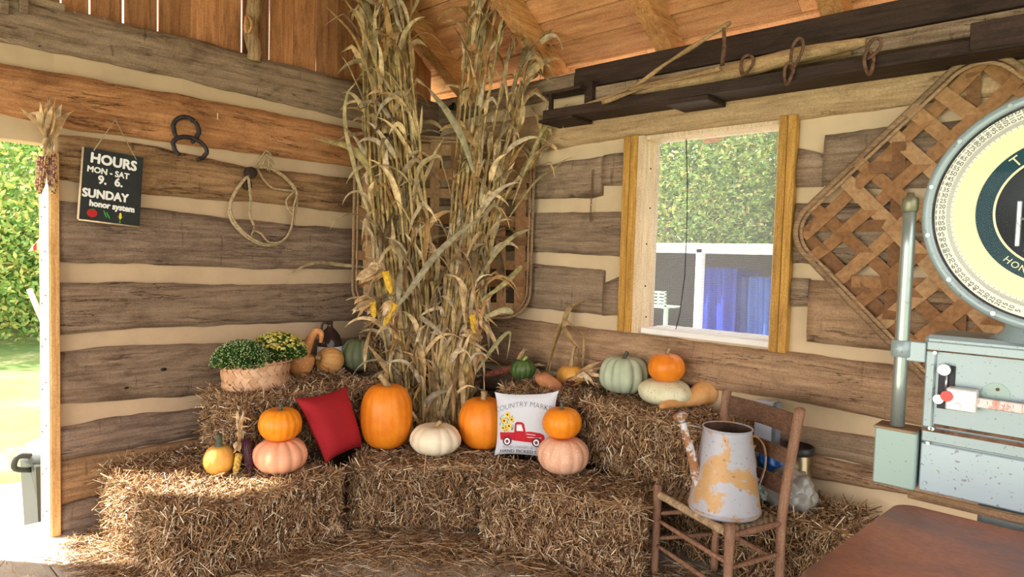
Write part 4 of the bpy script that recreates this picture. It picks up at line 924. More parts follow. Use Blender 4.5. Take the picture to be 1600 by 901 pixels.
# ================================================================== PILLOWS
def pillow(label, corners, thick, mat, name='pillow', art=None, piping=None):
    """corners: TL, TR, BR, BL in world space"""
    TL, TR, BR, BL = [Vector([float(a) for a in c]) for c in corners]; n_ = ((TR-TL).cross(BL-TL)).normalized()
    if n_.dot(Vector(CAM)-TL) < 0: n_ = -n_
    def surf(u, v, side, off=0.):
        x, y_ = u*2-1, v*2-1
        pin = 1-.10*(1-y_*y_)*0; 
        # edges pull in between the corners
        xx = x*(1-.10*(1-abs(y_)**3)); yy_ = y_*(1-.10*(1-abs(x)**3))
        uu, vv = (xx+1)/2, (yy_+1)/2
        p = (TL*(1-uu)+TR*uu)*(1-vv)+(BL*(1-uu)+BR*uu)*vv
        h = (max(0, 1-x**4)*max(0, 1-y_**4))**.75*thick
        h += .0035*noise.noise((x*3, y_*3, thick*90))*(1-max(abs(x), abs(y_))**4)
        return p+n_*(side*h+off)
    cenb = (BL+BR)/2; t = thing(name, label, 'pillow', cenb)
    mb = MB(); mb.grid(lambda u, v: surf(u, v, 1), 34, 34); mb.grid(lambda u, v: surf(1-u, v, -1), 34, 34); make('cover', mb, mat, t)
    if piping:
        per = [(k/20, 0) for k in range(20)]+[(1, k/20) for k in range(20)]+[(1-k/20, 1) for k in range(20)]+[(0, 1-k/20) for k in range(20)]
        m_ = MB(); m_.tube([surf(u, v, 0) for u, v in per], .003, 6, closed=True); make('seam', m_, piping, t)
    return t, surf
RED = plain('red woven cotton', (.42, .022, .03), .85, 0, .08, 120, .0006, .2); REDP = plain('dark red piping', (.30, .015, .02), .8)
LIN = plain('pale grey blue linen', (.63, .66, .72), .9, 0, .04, 150, .0005, .2)
b_l = at_z(512, 722, T1); b_l = np.array([b_l[0], b_l[1], T1+.012])
def on_ray_z(u, v, z): return at_z(u, v, z)
BR0 = at_z(567, 697, T1+.01); BL0 = at_z(509, 724, T1+.004)
# top corners lie on the plane leaning back against the upper bale
def lean(u, v, P1, P2, slope):
    e = _n([P2[0]-P1[0], P2[1]-P1[1], 0]); nh = np.array([-e[1], e[0], 0]); 
    if np.dot(nh, CAM-P1) > 0: nh = -nh
    up = _n(nh*slope+np.array([0, 0, 1])); nn = np.cross(e, up); r_ = ray(u, v); return CAM+r_*(np.dot(P1-CAM, nn)/np.dot(r_, nn))
pillow('plain red square pillow leaning on the upper left bale', [lean(461, 622, BL0, BR0, .25), lean(541, 603, BL0, BR0, .25), BR0, BL0], .07, RED, piping=REDP)
L0 = at_z(772, 711, T1+.01); R0 = at_z(868, 719, T1+.01)
tp_, sf = pillow('white printed pillow with a red pickup truck full of sunflowers', [lean(773, 612, L0, R0, .0), lean(873, 610, L0, R0, .0), R0, L0], .045, LIN)
def text_verts(s, size=1., bold=0.):
    cu = bpy.data.curves.new('t', 'FONT'); cu.body = s; cu.size = size; cu.align_x = 'CENTER'; cu.offset = bold; cu.resolution_u = 3
    o = bpy.data.objects.new('t', cu); COL.objects.link(o); dg = bpy.context.evaluated_depsgraph_get(); dg.update()
    me = bpy.data.meshes.new_from_object(o.evaluated_get(dg)); V = [v.co.copy() for v in me.vertices]; F = [tuple(p.vertices) for p in me.polygons if p.area > size*size*1e-6]
    bpy.data.objects.remove(o); bpy.data.curves.remove(cu); bpy.data.meshes.remove(me); return V, F
INK = plain('dark grey print', (.07, .075, .09), .85); PRED = vcol('printed cotton', .85, .05, 50)
OFF = .0022
def art(fn, name, mat, parent):
    m_ = MB(); fn(m_); make(name, m_, mat, parent)
def on_pillow(mb, pts, col, k=0):       # convex polygon given in pillow coordinates, fanned and subdivided
    cx4 = sum(p[0] for p in pts)/len(pts); cy4 = sum(p[1] for p in pts)/len(pts); n = len(pts); R4 = 5; vs = [sf(cx4, cy4, 1, OFF+k*.0005)]; fs = []
    dn = []
    for i in range(n):
        a, b2 = pts[i], pts[(i+1) % n]; m_ = max(1, int(math.hypot(a[0]-b2[0], a[1]-b2[1])/.04))
        dn += [(a[0]+(b2[0]-a[0])*j/m_, a[1]+(b2[1]-a[1])*j/m_) for j in range(m_)]
    n = len(dn)
    for q_ in range(1, R4+1):
        for (x, y_) in dn: vs.append(sf(cx4+(x-cx4)*q_/R4, cy4+(y_-cy4)*q_/R4, 1, OFF+k*.0005))
    for i in range(n): fs.append((0, 1+(i+1) % n, 1+i))
    for q_ in range(R4-1):
        for i in range(n): fs.append((1+q_*n+i, 1+q_*n+(i+1) % n, 1+(q_+1)*n+(i+1) % n, 1+(q_+1)*n+i))
    mb.add(vs, fs, col)
def ell(cx4, cy4, rx4, ry4, n=18, rot=0): return [(cx4+rx4*math.cos(a)*math.cos(rot)-ry4*math.sin(a)*math.sin(rot), cy4+rx4*math.cos(a)*math.sin(rot)+ry4*math.sin(a)*math.cos(rot)) for a in np.linspace(0, 2*PI, n+1)[:-1]]
def truck(mb):
    r_ = (.50, .018, .03); dk = (.32, .01, .02)
    on_pillow(mb, [(.06, .615), (.325, .60), (.325, .735), (.08, .735)], r_, 0)                       # bed
    on_pillow(mb, [(.325, .60), (.52, .58), (.52, .755), (.325, .74)], r_, 0)                         # cab lower
    on_pillow(mb, [(.325, .60), (.335, .455), (.37, .425), (.46, .43), (.495, .46), (.525, .585)], r_, 0)   # cab upper
    on_pillow(mb, [(.525, .585), (.60, .58), (.78, .60), (.845, .63), (.86, .70), (.85, .76), (.52, .755)], r_, 0)  # bonnet
    on_pillow(mb, [(.365, .47), (.45, .47), (.485, .575), (.365, .575)], (.78, .80, .84), 1)
    on_pillow(mb, [(.54, .615), (.70, .63), (.70, .64), (.54, .625)], (.85, .8, .8), 1); on_pillow(mb, [(.55, .665), (.80, .675), (.80, .683), (.55, .675)], (.85, .8, .8), 1)
    on_pillow(mb, [(.325, .60), (.333, .60), (.333, .735), (.325, .735)], dk, 1)
    for cx4 in (.205, .715):
        on_pillow(mb, ell(cx4, .745, .082, .085), dk, 1); on_pillow(mb, ell(cx4, .755, .070, .074), (.04, .04, .05), 2); on_pillow(mb, ell(cx4, .755, .052, .055), (.85, .85, .87), 3)
        on_pillow(mb, ell(cx4, .755, .026, .028), (.20, .03, .08), 4)
def bouquet(mb):
    random.seed(4)
    for k in range(60):
        a = random.random()*2*PI; rr = random.random()**.5; on_pillow(mb, ell(.19+.135*rr*math.cos(a), .45+.155*rr*math.sin(a), .020, .007, 6, random.random()*3), random.choice([(.16, .26, .08), (.25, .34, .12), (.10, .20, .06)]), 0)
    for (x, y_, s) in [(.20, .315, .052), (.14, .42, .058), (.275, .39, .050), (.23, .50, .055), (.12, .54, .045), (.19, .57, .035)]:
        for j in range(11):
            a = 2*PI*j/11; on_pillow(mb, ell(x+s*.62*math.cos(a), y_+s*.62*math.sin(a), s*.42, s*.17, 8, a), random.choice([(.88, .58, .04), (.92, .68, .12)]), 2)
        on_pillow(mb, ell(x, y_, s*.34, s*.34, 10), (.16, .07, .02), 3)
def words(mb):
    def line(s, size, cx4, cy4, arc=0., bold=0., stretch=1.):
        V, F = text_verts(s, size, bold); out = []
        for v in V:
            x = v.x*stretch; yv = cy4-v.y+arc*(x/.4)**2; out.append(sf(cx4+x, yv, 1, OFF+.001))
        mb.add(out, F, None, False)
    line('COUNTRY MARKET', .118, .50, .175, .09, -.0025, 1.0); line('SUNFLOWERS & SEEDS', .072, .50, .875, 0, -.0015); line('HAND PICKED DAILY', .085, .50, .955, 0, 0)
art(truck, 'truck_print', PRED, tp_); art(bouquet, 'sunflower_print', PRED, tp_); art(words, 'lettering', INK, tp_)
random.seed(33)

# ================================================================== WALL ITEMS
# sign
S = [at_x(u, v, .075) for u, v in [(131, 229), (224, 246), (218, 354), (123, 342)]]
sc_ = sum(S)/4; S = [Vector([float(a) for a in p]) for p in S]
t = thing('hours_sign', 'black chalkboard style sign with opening hours hanging on the left wall', 'sign', (0.075, sc_[1], S[3].z))
def sg_(u, v, off=0.): p = (S[0]*(1-u)+S[1]*u)*(1-v)+(S[3]*(1-u)+S[2]*u)*v; return Vector((p.x+off, p.y, p.z))
mb = MB(); mb.add([sg_(0, 0), sg_(1, 0), sg_(1, 1), sg_(0, 1), sg_(0, 0, -.012), sg_(1, 0, -.012), sg_(1, 1, -.012), sg_(0, 1, -.012)], [(0, 3, 2, 1), (4, 5, 6, 7), (0, 1, 5, 4), (1, 2, 6, 5), (2, 3, 7, 6), (3, 0, 4, 7)], None, False)
make('board', mb, plain('black painted board', (.012, .016, .016), .6, 0, .2, 20), t)
mb = MB()
for (a, b_) in (((0, 0), (0, 1)), ((0, 1), (1, 1))): mb.tube([sg_(*a, -.006), sg_(*b_, -.006)], .0075, 4)
make('raw_edge', mb, PALE_Z, t)
WH = plain('white chalk paint', (.85, .85, .82), .8, 0, .03)
mb = MB()
def sign_line(s, size, u, v, bold, rot=.0, st=1.):
    V, F = text_verts(s, size)
    for kk, (dx, dy) in enumerate([(0, 0)]+[(bold*math.cos(a), bold*math.sin(a)) for a in np.linspace(0, 2*PI, 9)[:-1]]): mb.add([sg_(u+dx+(p.x*math.cos(rot)-p.y*math.sin(rot))*st, v-dy*.8-(p.x*math.sin(rot)+p.y*math.cos(rot))*.80, .0015+kk*.0001) for p in V], F, None, False)
sign_line('HOURS', .235, .50, .20, .011, -.03); sign_line('MON - SAT', .140, .42, .335, .006, -.04, 1.0); sign_line('9.', .20, .33, .47, .008); sign_line('6.', .20, .60, .47, .008)
sign_line('SUNDAY', .20, .40, .675, .010, 0, .95); sign_line('honor system', .145, .52, .80, .008, -.02, .93)
make('lettering', mb, WH, t)
mb = MB()
def sp(pts, col, k=1): mb.add([sg_(u, v, .0015*k) for u, v in pts], [tuple(range(len(pts)))], col, False)
sp(ell(.20, .895, .085, .058), (.45, .02, .02)); 
for a in range(5): sp([(.20, .845), (.20+.06*math.cos(-.4-a*.6), .845+.03*math.sin(-.4-a*.6)), (.21, .852)], (.05, .28, .05), 2)
make('painted_tomato', mb, vcol('paint', .7, .05), t); mb = MB()
sp(ell(.41, .885, .012, .06, 12, -.5), (.05, .30, .06)); sp(ell(.46, .90, .012, .06, 12, -.6), (.05, .30, .06)); make('painted_beans', mb, MATS['paint'], t); mb = MB()
sp(ell(.66, .885, .022, .048), (.85, .66, .05), 2)
sp([(.60, .88), (.65, .93), (.66, .965), (.67, .93), (.72, .88), (.66, .92)], (.15, .42, .06)); sp([(.652, .93), (.668, .93), (.668, .985), (.652, .985)], (.15, .42, .06))
make('painted_corn', mb, MATS['paint'], t)
mb = MB(); n0 = at_x(180, 187, .06); mb.tube([sg_(.16, .03), n0, sg_(.88, .05)], .0032, 6); make('hanging_string', mb, ROPE, t)
# horseshoes
def horseshoe(label, cu_, cv_, wpx, hpx, rot, x, gap_down=True):
    p = at_x(cu_, cv_, x); sc2 = depth(p)/FPX; a_, b2 = wpx/2*sc2*1.3, hpx/2*sc2; t = MB(); pth = []
    for k in range(26):
        an = math.radians(-58)+math.radians(296)*k/25; yy_, zz = a_*math.cos(an)*(1 if math.sin(an) > 0 else .93), b2*math.sin(an)
        if not gap_down: zz = -zz
        pth.append((x+random.uniform(-.001, .001), p[1]+yy_*math.cos(rot)-zz*math.sin(rot), p[2]+yy_*math.sin(rot)+zz*math.cos(rot)))
    t.tube(pth, [.008 if 2 < k < 23 else .007 for k in range(26)], 10, flat=1.7)
    for k in (6, 9, 16, 19): t.ball((pth[k][0]+.006, pth[k][1], pth[k][2]), .003, 6, 4)
    return lone('horseshoe', t, IRON, label, 'horseshoe', (x, p[1], p[2]-b2))
horseshoe('upper dark iron horseshoe nailed to the orange beam', 291, 203, 30, 40, -.12, .075); horseshoe('lower iron horseshoe hooked under the other one, below the beam', 297, 232, 40, 34, -.15, .088)
mb = MB(); q = at_x(301, 190, .075); mb.tube([(.05, q[1], q[2]), (.10, q[1]+.015, q[2]+.008)], .0025, 6); mb.ball((.10, q[1]+.015, q[2]+.008), .004, 8, 5); lone('bent_nail', mb, RUST, 'bent nail holding up the horseshoes', 'nail', (.05, q[1], q[2]))
# rope coil with wooden pulley
t = thing('rope_coil', 'coil of thin tan rope hanging on the left wall with a frayed end', 'rope', at_x(412, 380, .06))
mb = MB()
def loop(pts, r_=.0072, cl=True, x=.06):
    P = [at_x(u, v, x) for u, v in pts]; 
    if cl: P = spl(P+[P[0], P[1]], 60)[:55]; mb.tube(P, r_, 7, closed=False)
    else: mb.tube(spl(P, 40), r_, 7)
loop([(388, 272), (366, 300), (357, 330), (366, 352), (388, 372), (412, 383), (436, 381), (452, 365), (460, 340), (464, 310), (452, 285), (425, 265), (402, 262)], cl=False)
loop([(390, 272), (370, 298), (360, 325), (370, 350), (394, 372), (420, 382), (444, 374), (456, 352), (459, 322), (464, 300), (450, 280), (430, 266), (405, 260)], cl=False, x=.072)
loop([(386, 275), (362, 310), (360, 340), (378, 362), (390, 373), (396, 361), (408, 365), (420, 378), (440, 378)], cl=False, x=.066)
loop([(402, 264), (412, 280), (425, 293), (440, 296), (458, 298)], cl=False, x=.075); loop([(463, 296), (448, 312), (450, 325), (460, 340), (458, 350)], cl=False, x=.07)
loop([(400, 258), (412, 240), (417, 236), (424, 245), (420, 262)], .006, False, .06)
for (u0, v0, u1, v1) in [(416, 240, 425, 265), (418, 240, 418, 266), (414, 241, 410, 258), (418, 240, 428, 256), (415, 240, 421, 268)]: mb.tube([at_x(u0, v0, .065), at_x((u0+u1)/2+2, (v0+v1)/2, .075), at_x(u1, v1, .07)], .004, 6)
make('coils', mb, ROPE, t)
mb = MB(); pth = spl([at_x(388, 274, .09), at_x(390, 292, .09), at_x(392, 312, .085), at_x(391, 335, .08), at_x(397, 352, .08)], 30)
for sg in (0, 2.1, 4.2): mb.tube([p+Vector((.004*math.cos(i*.9+sg), .006*math.sin(i*.9+sg), 0)) for i, p in enumerate(pth)], .0042, 6)
for k in range(8): p = pth[-1]; mb.tube([p, p+Vector((random.gauss(0, .01), random.gauss(0, .012), -.04))], .0012, 4)
make('frayed_end', mb, ROPE, t)
p = at_x(389, 270, .055); mb = MB(); mb.lathe([(0, 0), (.034, 0), (.038, .006), (.026, .018), (.026, .024), (.038, .036), (.034, .042), (0, .042)], p, 24, Matrix.Rotation(PI/2, 3, 'Y')); p = at_x(385, 288, .05)
mb.lathe([(0, 0), (.026, 0), (.028, .01), (.028, .02), (0, .022)], p, 20, Matrix.Rotation(PI/2, 3, 'Y') @ Matrix.Scale(1.4, 3, (1, 0, 0))); lone('rope_pulley', mb, DARKW, 'small dark wooden pulley inside the hanging rope coil', 'pulley', at_x(389, 275, .05))
mb = MB(); q = at_x(340, 181, .05); mb.box((.045, q[1]-.003, q[2]-.022), (.052, q[1]+.003, q[2]+.018)); 
lone('wood_splinter', mb, PALE_Z, 'tiny pale wood splinter stuck to the orange beam', 'splinter', (.05, q[1], q[2]))
# chain on the right wall
mb = MB(); 
for k in range(15):
    v = 268+k*5.2; p = Vector([float(a) for a in at_y(926-k*.25, v, -.045)]); ang = (k % 2)*PI/2; pts = []
    for a in np.linspace(0, 2*PI, 13)[:-1]: x, z = .0065*math.cos(a), .011*math.sin(a); pts.append(p+Vector((x*math.cos(ang), x*math.sin(ang), z)))
    mb.tube(pts, .0022, 5, closed=True)
p = Vector([float(a) for a in at_y(923, 343, -.05)]); mb.tube([p+Vector((.008*math.cos(a), 0, .013*math.sin(a))) for a in np.linspace(0, 2*PI, 13)[:-1]], .003, 6, closed=True)
lone('chain', mb, RUST, 'short rusty chain hanging on the log wall left of the window', 'chain', at_y(923, 345, -.05))

# ================================================================== SHELF RACK AND TOOLS ABOVE THE WINDOW
t = thing('wooden_rack', 'long dark wooden rack fixed along the top of the window wall', 'rack', (1.35, -.14, 2.53))
mb = MB(); mb.bbox((1.37, -.27, 2.535), (6.3, -.235, 2.595), .004); make('front_rail', mb, DARKW, t)
mb = MB(); mb.bbox((1.37, -.235, 2.535), (6.3, -.045, 2.555), .003); make('shelf_board', mb, DARKW, t)
mb = MB(); mb.bbox((1.30, -.20, 2.72), (1.62, -.05, 2.74), .003); make('top_board', mb, DARKW, t)
for lo_, hi_ in (((1.36, -.20, 2.555), (1.385, -.17, 2.72)), ((1.60, -.12, 2.60), (1.66, -.045, 2.78))): mb = MB(); mb.bbox(lo_, hi_, .003); make('end_post', mb, DARKW, t)
for lo_, hi_ in (((1.34, -.275, 2.515), (1.62, -.045, 2.534)), ((2.3, -.28, 2.505), (2.56, -.045, 2.533)), ((3.75, -.28, 2.545), (4.2, -.271, 2.66))): mb = MB(); mb.bbox(lo_, hi_, .003); make('cross_board', mb, DARKW, t)
def Q(u, v, y_=-.19): return at_y(u, v, y_)
t = thing('singletree', 'worn wooden singletree bar with iron links lying on the rack', 'harness bar', Q(1250, 92))
mb = MB(); pt = spl([Q(985, 143), Q(1040, 133), Q(1110, 120), Q(1170, 106), Q(1240, 88), Q(1300, 76), Q(1352, 66)], 40)
mb.tube(pt, [.014+.030*math.sin(PI*min(1, (i+4)/44))**.6+.002*noise.noise((i*.8, 0, 0)) for i in range(40)], 14); make('bar', mb, STICK, t)
def link(u, v, w_, h_, rot=0, y_=-.245, parent=None, rad=.0085):
    p = Vector([float(a) for a in at_y(u, v, y_)]); s_ = depth(p)/FPX; m_ = MB(); pts = []
    for a in np.linspace(0, 2*PI, 25)[:-1]:
        x, z = w_*s_*math.cos(a)*.7, h_*s_*math.sin(a); pts.append(p+Vector((x*math.cos(rot)-z*math.sin(rot), .012*math.sin(a*2), x*math.sin(rot)+z*math.cos(rot))))
    m_.tube(pts, rad, 8, closed=True); make('iron_link', m_, RUST, parent)
link(1166, 102, 13, 15, -.3, -.255, t, .008); link(1244, 84, 11, 23, -.22, -.285, t); link(1232, 115, 9, 16, -.1, -.295, t); link(1364, 76, 12, 16, -.5, -.285, t); link(1358, 98, 9, 18, .1, -.295, t)
mb = MB(); mb.tube(spl([Q(1140, 36, -.23), Q(1100, 62, -.35), Q(1040, 100, -.21), Q(980, 140, -.20), Q(870, 180, -.2)], 24), [.012+.003*math.sin(i) for i in range(24)], 8)
t = thing('hand_tool', 'old pale wooden handled tool with an upright blade, left end of the rack', 'tool', Q(1080, 125)); make('handle', mb, STICK, t)
mb = MB(); mb.tube([Q(1131, 44, -.35), Q(1132, 75, -.21), Q(1128, 106, -.2)], [.010, .014, .014], 6, flat=.4); make('blade', mb, RUST, t)
mb = MB(); mb.tube(spl([Q(940, 160, -.35), Q(1000, 140, -.23), Q(1060, 124, -.23), Q(1124, 107, -.35)], 20), [.012+.004*math.sin(i*.8) for i in range(20)], 8); lone('wooden_stick', mb, STICK, 'short pale peeled stick lying in front of the singletree', 'stick', Q(1000, 140, -.23))
mb = MB(); mb.tube(spl([Q(1170, 112, -.12), Q(1250, 96, -.11), Q(1330, 80, -.11)], 10), .02, 8); lone('wooden_stick', mb, STICK, 'darker wooden bar lying behind the singletree on the rack', 'stick', Q(1250, 98, -.11))

# ================================================================== CHAIR AND WATERING CAN
SZ_ = .455
fl = at_z(1028, 762, .462); fr = at_z(1141, 824, .462); rr_ = at_z(1222, 808, .45); rl = at_z(1122, 760, .45)
def pole(mb, a, b_, r0, r1=None, n=10, seg=12):
    a, b_ = Vector([float(x) for x in a]), Vector([float(x) for x in b_]); mb.tube([a+(b_-a)*i/(n-1) for i in range(n)], [r0+((r1 or r0)-r0)*i/(n-1) for i in range(n)], seg); return mb
t = thing('ladder_back_chair', 'old brown ladder-back chair with a woven seat, holding the watering can', 'chair', ((fl[0]+rr_[0])/2, (fl[1]+rr_[1])/2, 0))
def V2(p, z, dx=0, dy=0): return (p[0]+dx, p[1]+dy, z)
for p in (fl, fr):
    mb = MB(); pole(mb, V2(p, 0), V2(p, .475), .017, .023); mb.ball(V2(p, .474), .022, 12, 6, sc=(1, 1, .4)); make('leg', mb, CHAIRW, t)
tr = at_y(1250, 640, rr_[1]+.03); tl = at_y(1136, 610, rl[1]+.05)
posts = []
for p, tq in ((rr_, tr), (rl, tl)):
    mb = MB(); pth = [(p[0], p[1], .0), (p[0], p[1], .25), (p[0], p[1], .46), (p[0]+(tq[0]-p[0])*.45, p[1]+(tq[1]-p[1])*.4, .46+(tq[2]-.46)*.5), (tq[0], tq[1], tq[2])]
    sp_ = spl(pth, 20); mb.tube(sp_, [.020+.004*i/19 for i in range(20)], 14); mb.ball(sp_[-1], .0235, 12, 6, sc=(1, 1, .5)); make('leg', mb, CHAIRW, t); posts.append(sp_)
def on_post(sp_, z): 
    for a, b_ in zip(sp_[:-1], sp_[1:]):
        if a.z <= z <= b_.z: return a+(b_-a)*(z-a.z)/(b_.z-a.z)
    return sp_[-1]
ztop = min(posts[0][-1].z, posts[1][-1].z)
for (za, zb) in ((ztop-.115, ztop-.02), (ztop-.255, ztop-.185), (ztop-.40, ztop-.325)):
    mb = MB(); a0, a1, c0, c1 = on_post(posts[1], za), on_post(posts[0], za), on_post(posts[1], zb), on_post(posts[0], zb); n = 12; vs = []
    back = Vector((-(a1-a0).y, (a1-a0).x, 0)).normalized()
    if back.y < 0: back = -back
    for i in range(n+1):
        f = i/n; bow = back*.022*math.sin(PI*f)
        for (p, q_) in ((a0, a1), (c0, c1)):
            for th in (-.006, .006): vs.append(p+(q_-p)*f+bow+back*th)
    fs = []
    for i in range(n): b2 = 4*i; fs += [(b2, b2+4, b2+6, b2+2), (b2+1, b2+3, b2+7, b2+5), (b2+2, b2+6, b2+7, b2+3), (b2, b2+1, b2+5, b2+4)]
    mb.add(vs, fs, None, False); make('back_slat', mb, SLATW, t)
def rung(a, b_, z, r_=.011):
    mb = MB(); A_, B_ = Vector(V2(a, z)), Vector(V2(b_, z)); mb.tube([A_+(B_-A_)*i/8 for i in range(9)], [r_*.75, r_*.9, r_, r_*1.05, r_*1.1, r_*1.05, r_, r_*.9, r_*.75], 10); make('rung', mb, CHAIRW, t)
rung(fl, fr, .30); rung(fl, fr, .17); rung(fl, rl, .33); rung(fl, rl, .20); rung(fr, rr_, .28); rung(fr, rr_, .15); rung(rl, rr_, .24)
rung(fr, rr_, .425, .015); rung(fl, rl, .425, .015); rung(rl, rr_, .425, .013); rung(fl, fr, .425, .013)
# woven seat
SW = vcol('woven hickory bark seat', .7, .3, 50, 0, .3); mb = MB()
def seat(u, v, h=0.):
    p = (Vector(V2(fl, .442))*(1-u)+Vector(V2(fr, .442))*u)*(1-v)+(Vector(V2(rl, .440))*(1-u)+Vector(V2(rr_, .440))*u)*v
    return p+Vector((0, 0, h-.012*math.sin(PI*u)*math.sin(PI*v)))
nu, nv = 26, 18
for i in range(nu):
    u0, u1 = (i+.12)/nu, (i+.88)/nu; vs = []
    for k in range(nv*2+1): v = k/(nv*2); h = .0022*math.cos(PI*(k/2+(i//1) % 2)); vs += [seat(u0, v, h), seat(u1, v, h), seat(u1, v, h-.002), seat(u0, v, h-.002)]
    mb.add(vs, [f for k in range(nv*2) for f in ((4*k, 4*k+1, 4*k+5, 4*k+4), (4*k+3, 4*k+7, 4*k+6, 4*k+2))], random.choice([(.42, .33, .22), (.50, .40, .27), (.33, .25, .16)]), False)
for j in range(nv):
    v0, v1 = (j+.12)/nv, (j+.88)/nv; vs = []
    for k in range(nu*2+1): u = k/(nu*2); h = .0022*math.cos(PI*(k/2+1+(j % 2))); vs += [seat(u, v0, h), seat(u, v1, h), seat(u, v1, h-.002), seat(u, v0, h-.002)]
    mb.add(vs, [f for k in range(nu*2) for f in ((4*k, 4*k+4, 4*k+5, 4*k+1), (4*k+3, 4*k+2, 4*k+6, 4*k+7))], random.choice([(.45, .36, .24), (.38, .29, .18)]), False)
A_, B_ = Vector(V2(fl, .433)), Vector(V2(fr, .433)); dr2 = (B_-A_).normalized()
for i in range(54):                                # strands wrapped round the front rail
    p = A_+(B_-A_)*(.05+.90*i/53); mb.tube([p+Vector((-dr2.y, dr2.x, 0))*.018*math.cos(a)+Vector((0, 0, .015*math.sin(a))) for a in np.linspace(0, 2*PI, 11)[:-1]], .0042, 5, random.choice([(.50, .36, .21), (.42, .29, .17)]), closed=True)
make('seat', mb, SW, t)
# watering can
cz_ = .447; bb = at_z(1131, 800, cz_); uc = 1131
can_c = at_z(1131, 790, cz_); rB = 55*depth(can_c)/FPX*.97
can_c = at_z(1131, 812-16, cz_); hC = .395
tcx = can_c; rT = 36*depth(can_c)/FPX*1.0
t = thing('watering_can', 'rusty galvanized watering can with flaking white paint, standing on the chair', 'watering can', (can_c[0], can_c[1], cz_))
CANM = painted('flaking white paint over rust', (.42, .43, .49), (.46, .25, .09), (.56, .36, .17), .515, 4.2, .5, .1, .6)
RUSTY = painted('heavy rust with white flecks', (.60, .60, .62), (.28, .11, .04), (.42, .20, .08), .47, 18, .7, .1, .4)
INS = plain('rusty can inside', (.12, .065, .04), .8, .2, .3, 14)
mb = MB(); mb.lathe([(0, .004), (rB*.96, .0), (rB, .01), (rB*.995, .03), (rB+(rT-rB)*.5, hC*.5), (rT*1.02, hC-.02), (rT*1.03, hC), (rT*1.0, hC)], (can_c[0], can_c[1], cz_), 48); make('body', mb, CANM, t)
mb = MB(); mb.lathe([(rT*1.0, hC-.001), (rT*.98, hC-.05), (rB*.93, .03), (0, .03)], (can_c[0], can_c[1], cz_), 40); make('inside', mb, INS, t)
mb = MB(); mb.tube([(can_c[0]+rT*1.03*math.cos(a), can_c[1]+rT*1.03*math.sin(a), cz_+hC) for a in np.linspace(0, 2*PI, 41)[:-1]], .004, 8, closed=True); mb.tube([(can_c[0]+rB*1.0*math.cos(a), can_c[1]+rB*1.0*math.sin(a), cz_+.02) for a in np.linspace(0, 2*PI, 41)[:-1]], .0035, 8, closed=True); make('rolled_rim', mb, CANM, t)
h1 = px(1064, 652, can_c, -.06); h2 = px(1072, 680, can_c, -.06); h3 = px(1082, 715, can_c, -.04); h4 = px(1090, 752, can_c, -.02); h5 = px(1100, 775, can_c)
mb = MB(); mb.tube(spl([h5, h4, h3, h2, px(1067, 660, can_c, -.06)], 18), [.028-.014*i/17 for i in range(18)], 16); make('spout', mb, RUSTY, t)
d_ = Vector((h1-h3)).normalized(); Mr = d_.to_track_quat('Z', 'Y').to_matrix(); mb = MB(); mb.lathe([(.014, -.02), (.018, -.008), (.034, .004), (.036, .010), (.030, .018), (0, .023)], h1, 24, Mr); make('rose', mb, RUSTY, t)
mb = MB(); mb.tube([px(1070, 662, can_c, -.06), px(1100, 669, can_c, -.01)], .0032, 6); make('brace', mb, CANM, t)
mb = MB(); hp = spl([px(1168, 683, can_c), px(1182, 682, can_c, .0), px(1194, 698, can_c), px(1196, 725, can_c), px(1188, 752, can_c), px(1176, 775, can_c, -.02), px(1167, 790, can_c, -.03)], 30)
mb.ribbon(hp, [.014]*30, (.68, .73, 0), None, .0); mb2 = MB(); mb2.tube(hp, .0125, 10, flat=.28); make('handle', mb2, CANM, t)
hp2 = spl([px(1180, 695, can_c, .01), px(1177, 705, can_c, .01), px(1181, 725, can_c, .01), px(1178, 742, can_c, .01), px(1186, 750, can_c)], 20); mb = MB(); mb.tube(hp2, .011, 10, flat=.3); make('inner_strap', mb, CANM, t)

# ================================================================== THINGS BEHIND THE CHAIR
p = at_y(1232, 720, -.13); Rk = 24*depth(p)/FPX
ZF = .415
GUN = plain('dull gold metal tin', (.28, .23, .13), .25, .9, .15, 3)
t = thing('metal_canister', 'tall metal canister with a black rim behind the chair', 'canister', (3.10, -.16, ZF))
pc = at_y(1243, 760, -.16); mb = MB(); mb.lathe([(0, 0), (.075, 0), (.078, .005), (.078, .23), (.072, .235)], (pc[0], -.16, ZF), 40); t.location = (pc[0], -.16, ZF); make('body', mb, GUN, t)
mb = MB(); mb.lathe([(.08, .225), (.083, .23), (.083, .262), (.076, .266), (.07, .24), (0, .24)], (pc[0], -.16, ZF), 40); make('black_rim', mb, plain('black plastic', (.02, .02, .022), .4), t)
def blob(name, label, cen, sc3, mat, nz=.18, cat='bag', freq=3.2, seed=1):
    mb = MB(); c = Vector([float(a) for a in cen])
    def fn(u, v):
        a, ph = 2*PI*u, -PI/2+PI*v; d = Vector((math.cos(ph)*math.cos(a), math.cos(ph)*math.sin(a), math.sin(ph)))
        k = 1+nz*noise.noise(d*freq+Vector((seed, 0, 0)))+nz*.6*abs(noise.noise(d*freq*2.4+Vector((seed, 3, 0)))); z = max(d.z*k*sc3[2], -sc3[2]*.55)
        return c+Vector((d.x*k*sc3[0], d.y*k*sc3[1], z))
    mb.grid(fn, 48, 28, wrapu=True); return lone(name, mb, mat, label, cat, (c.x, c.y, c.z-sc3[2]*.55))
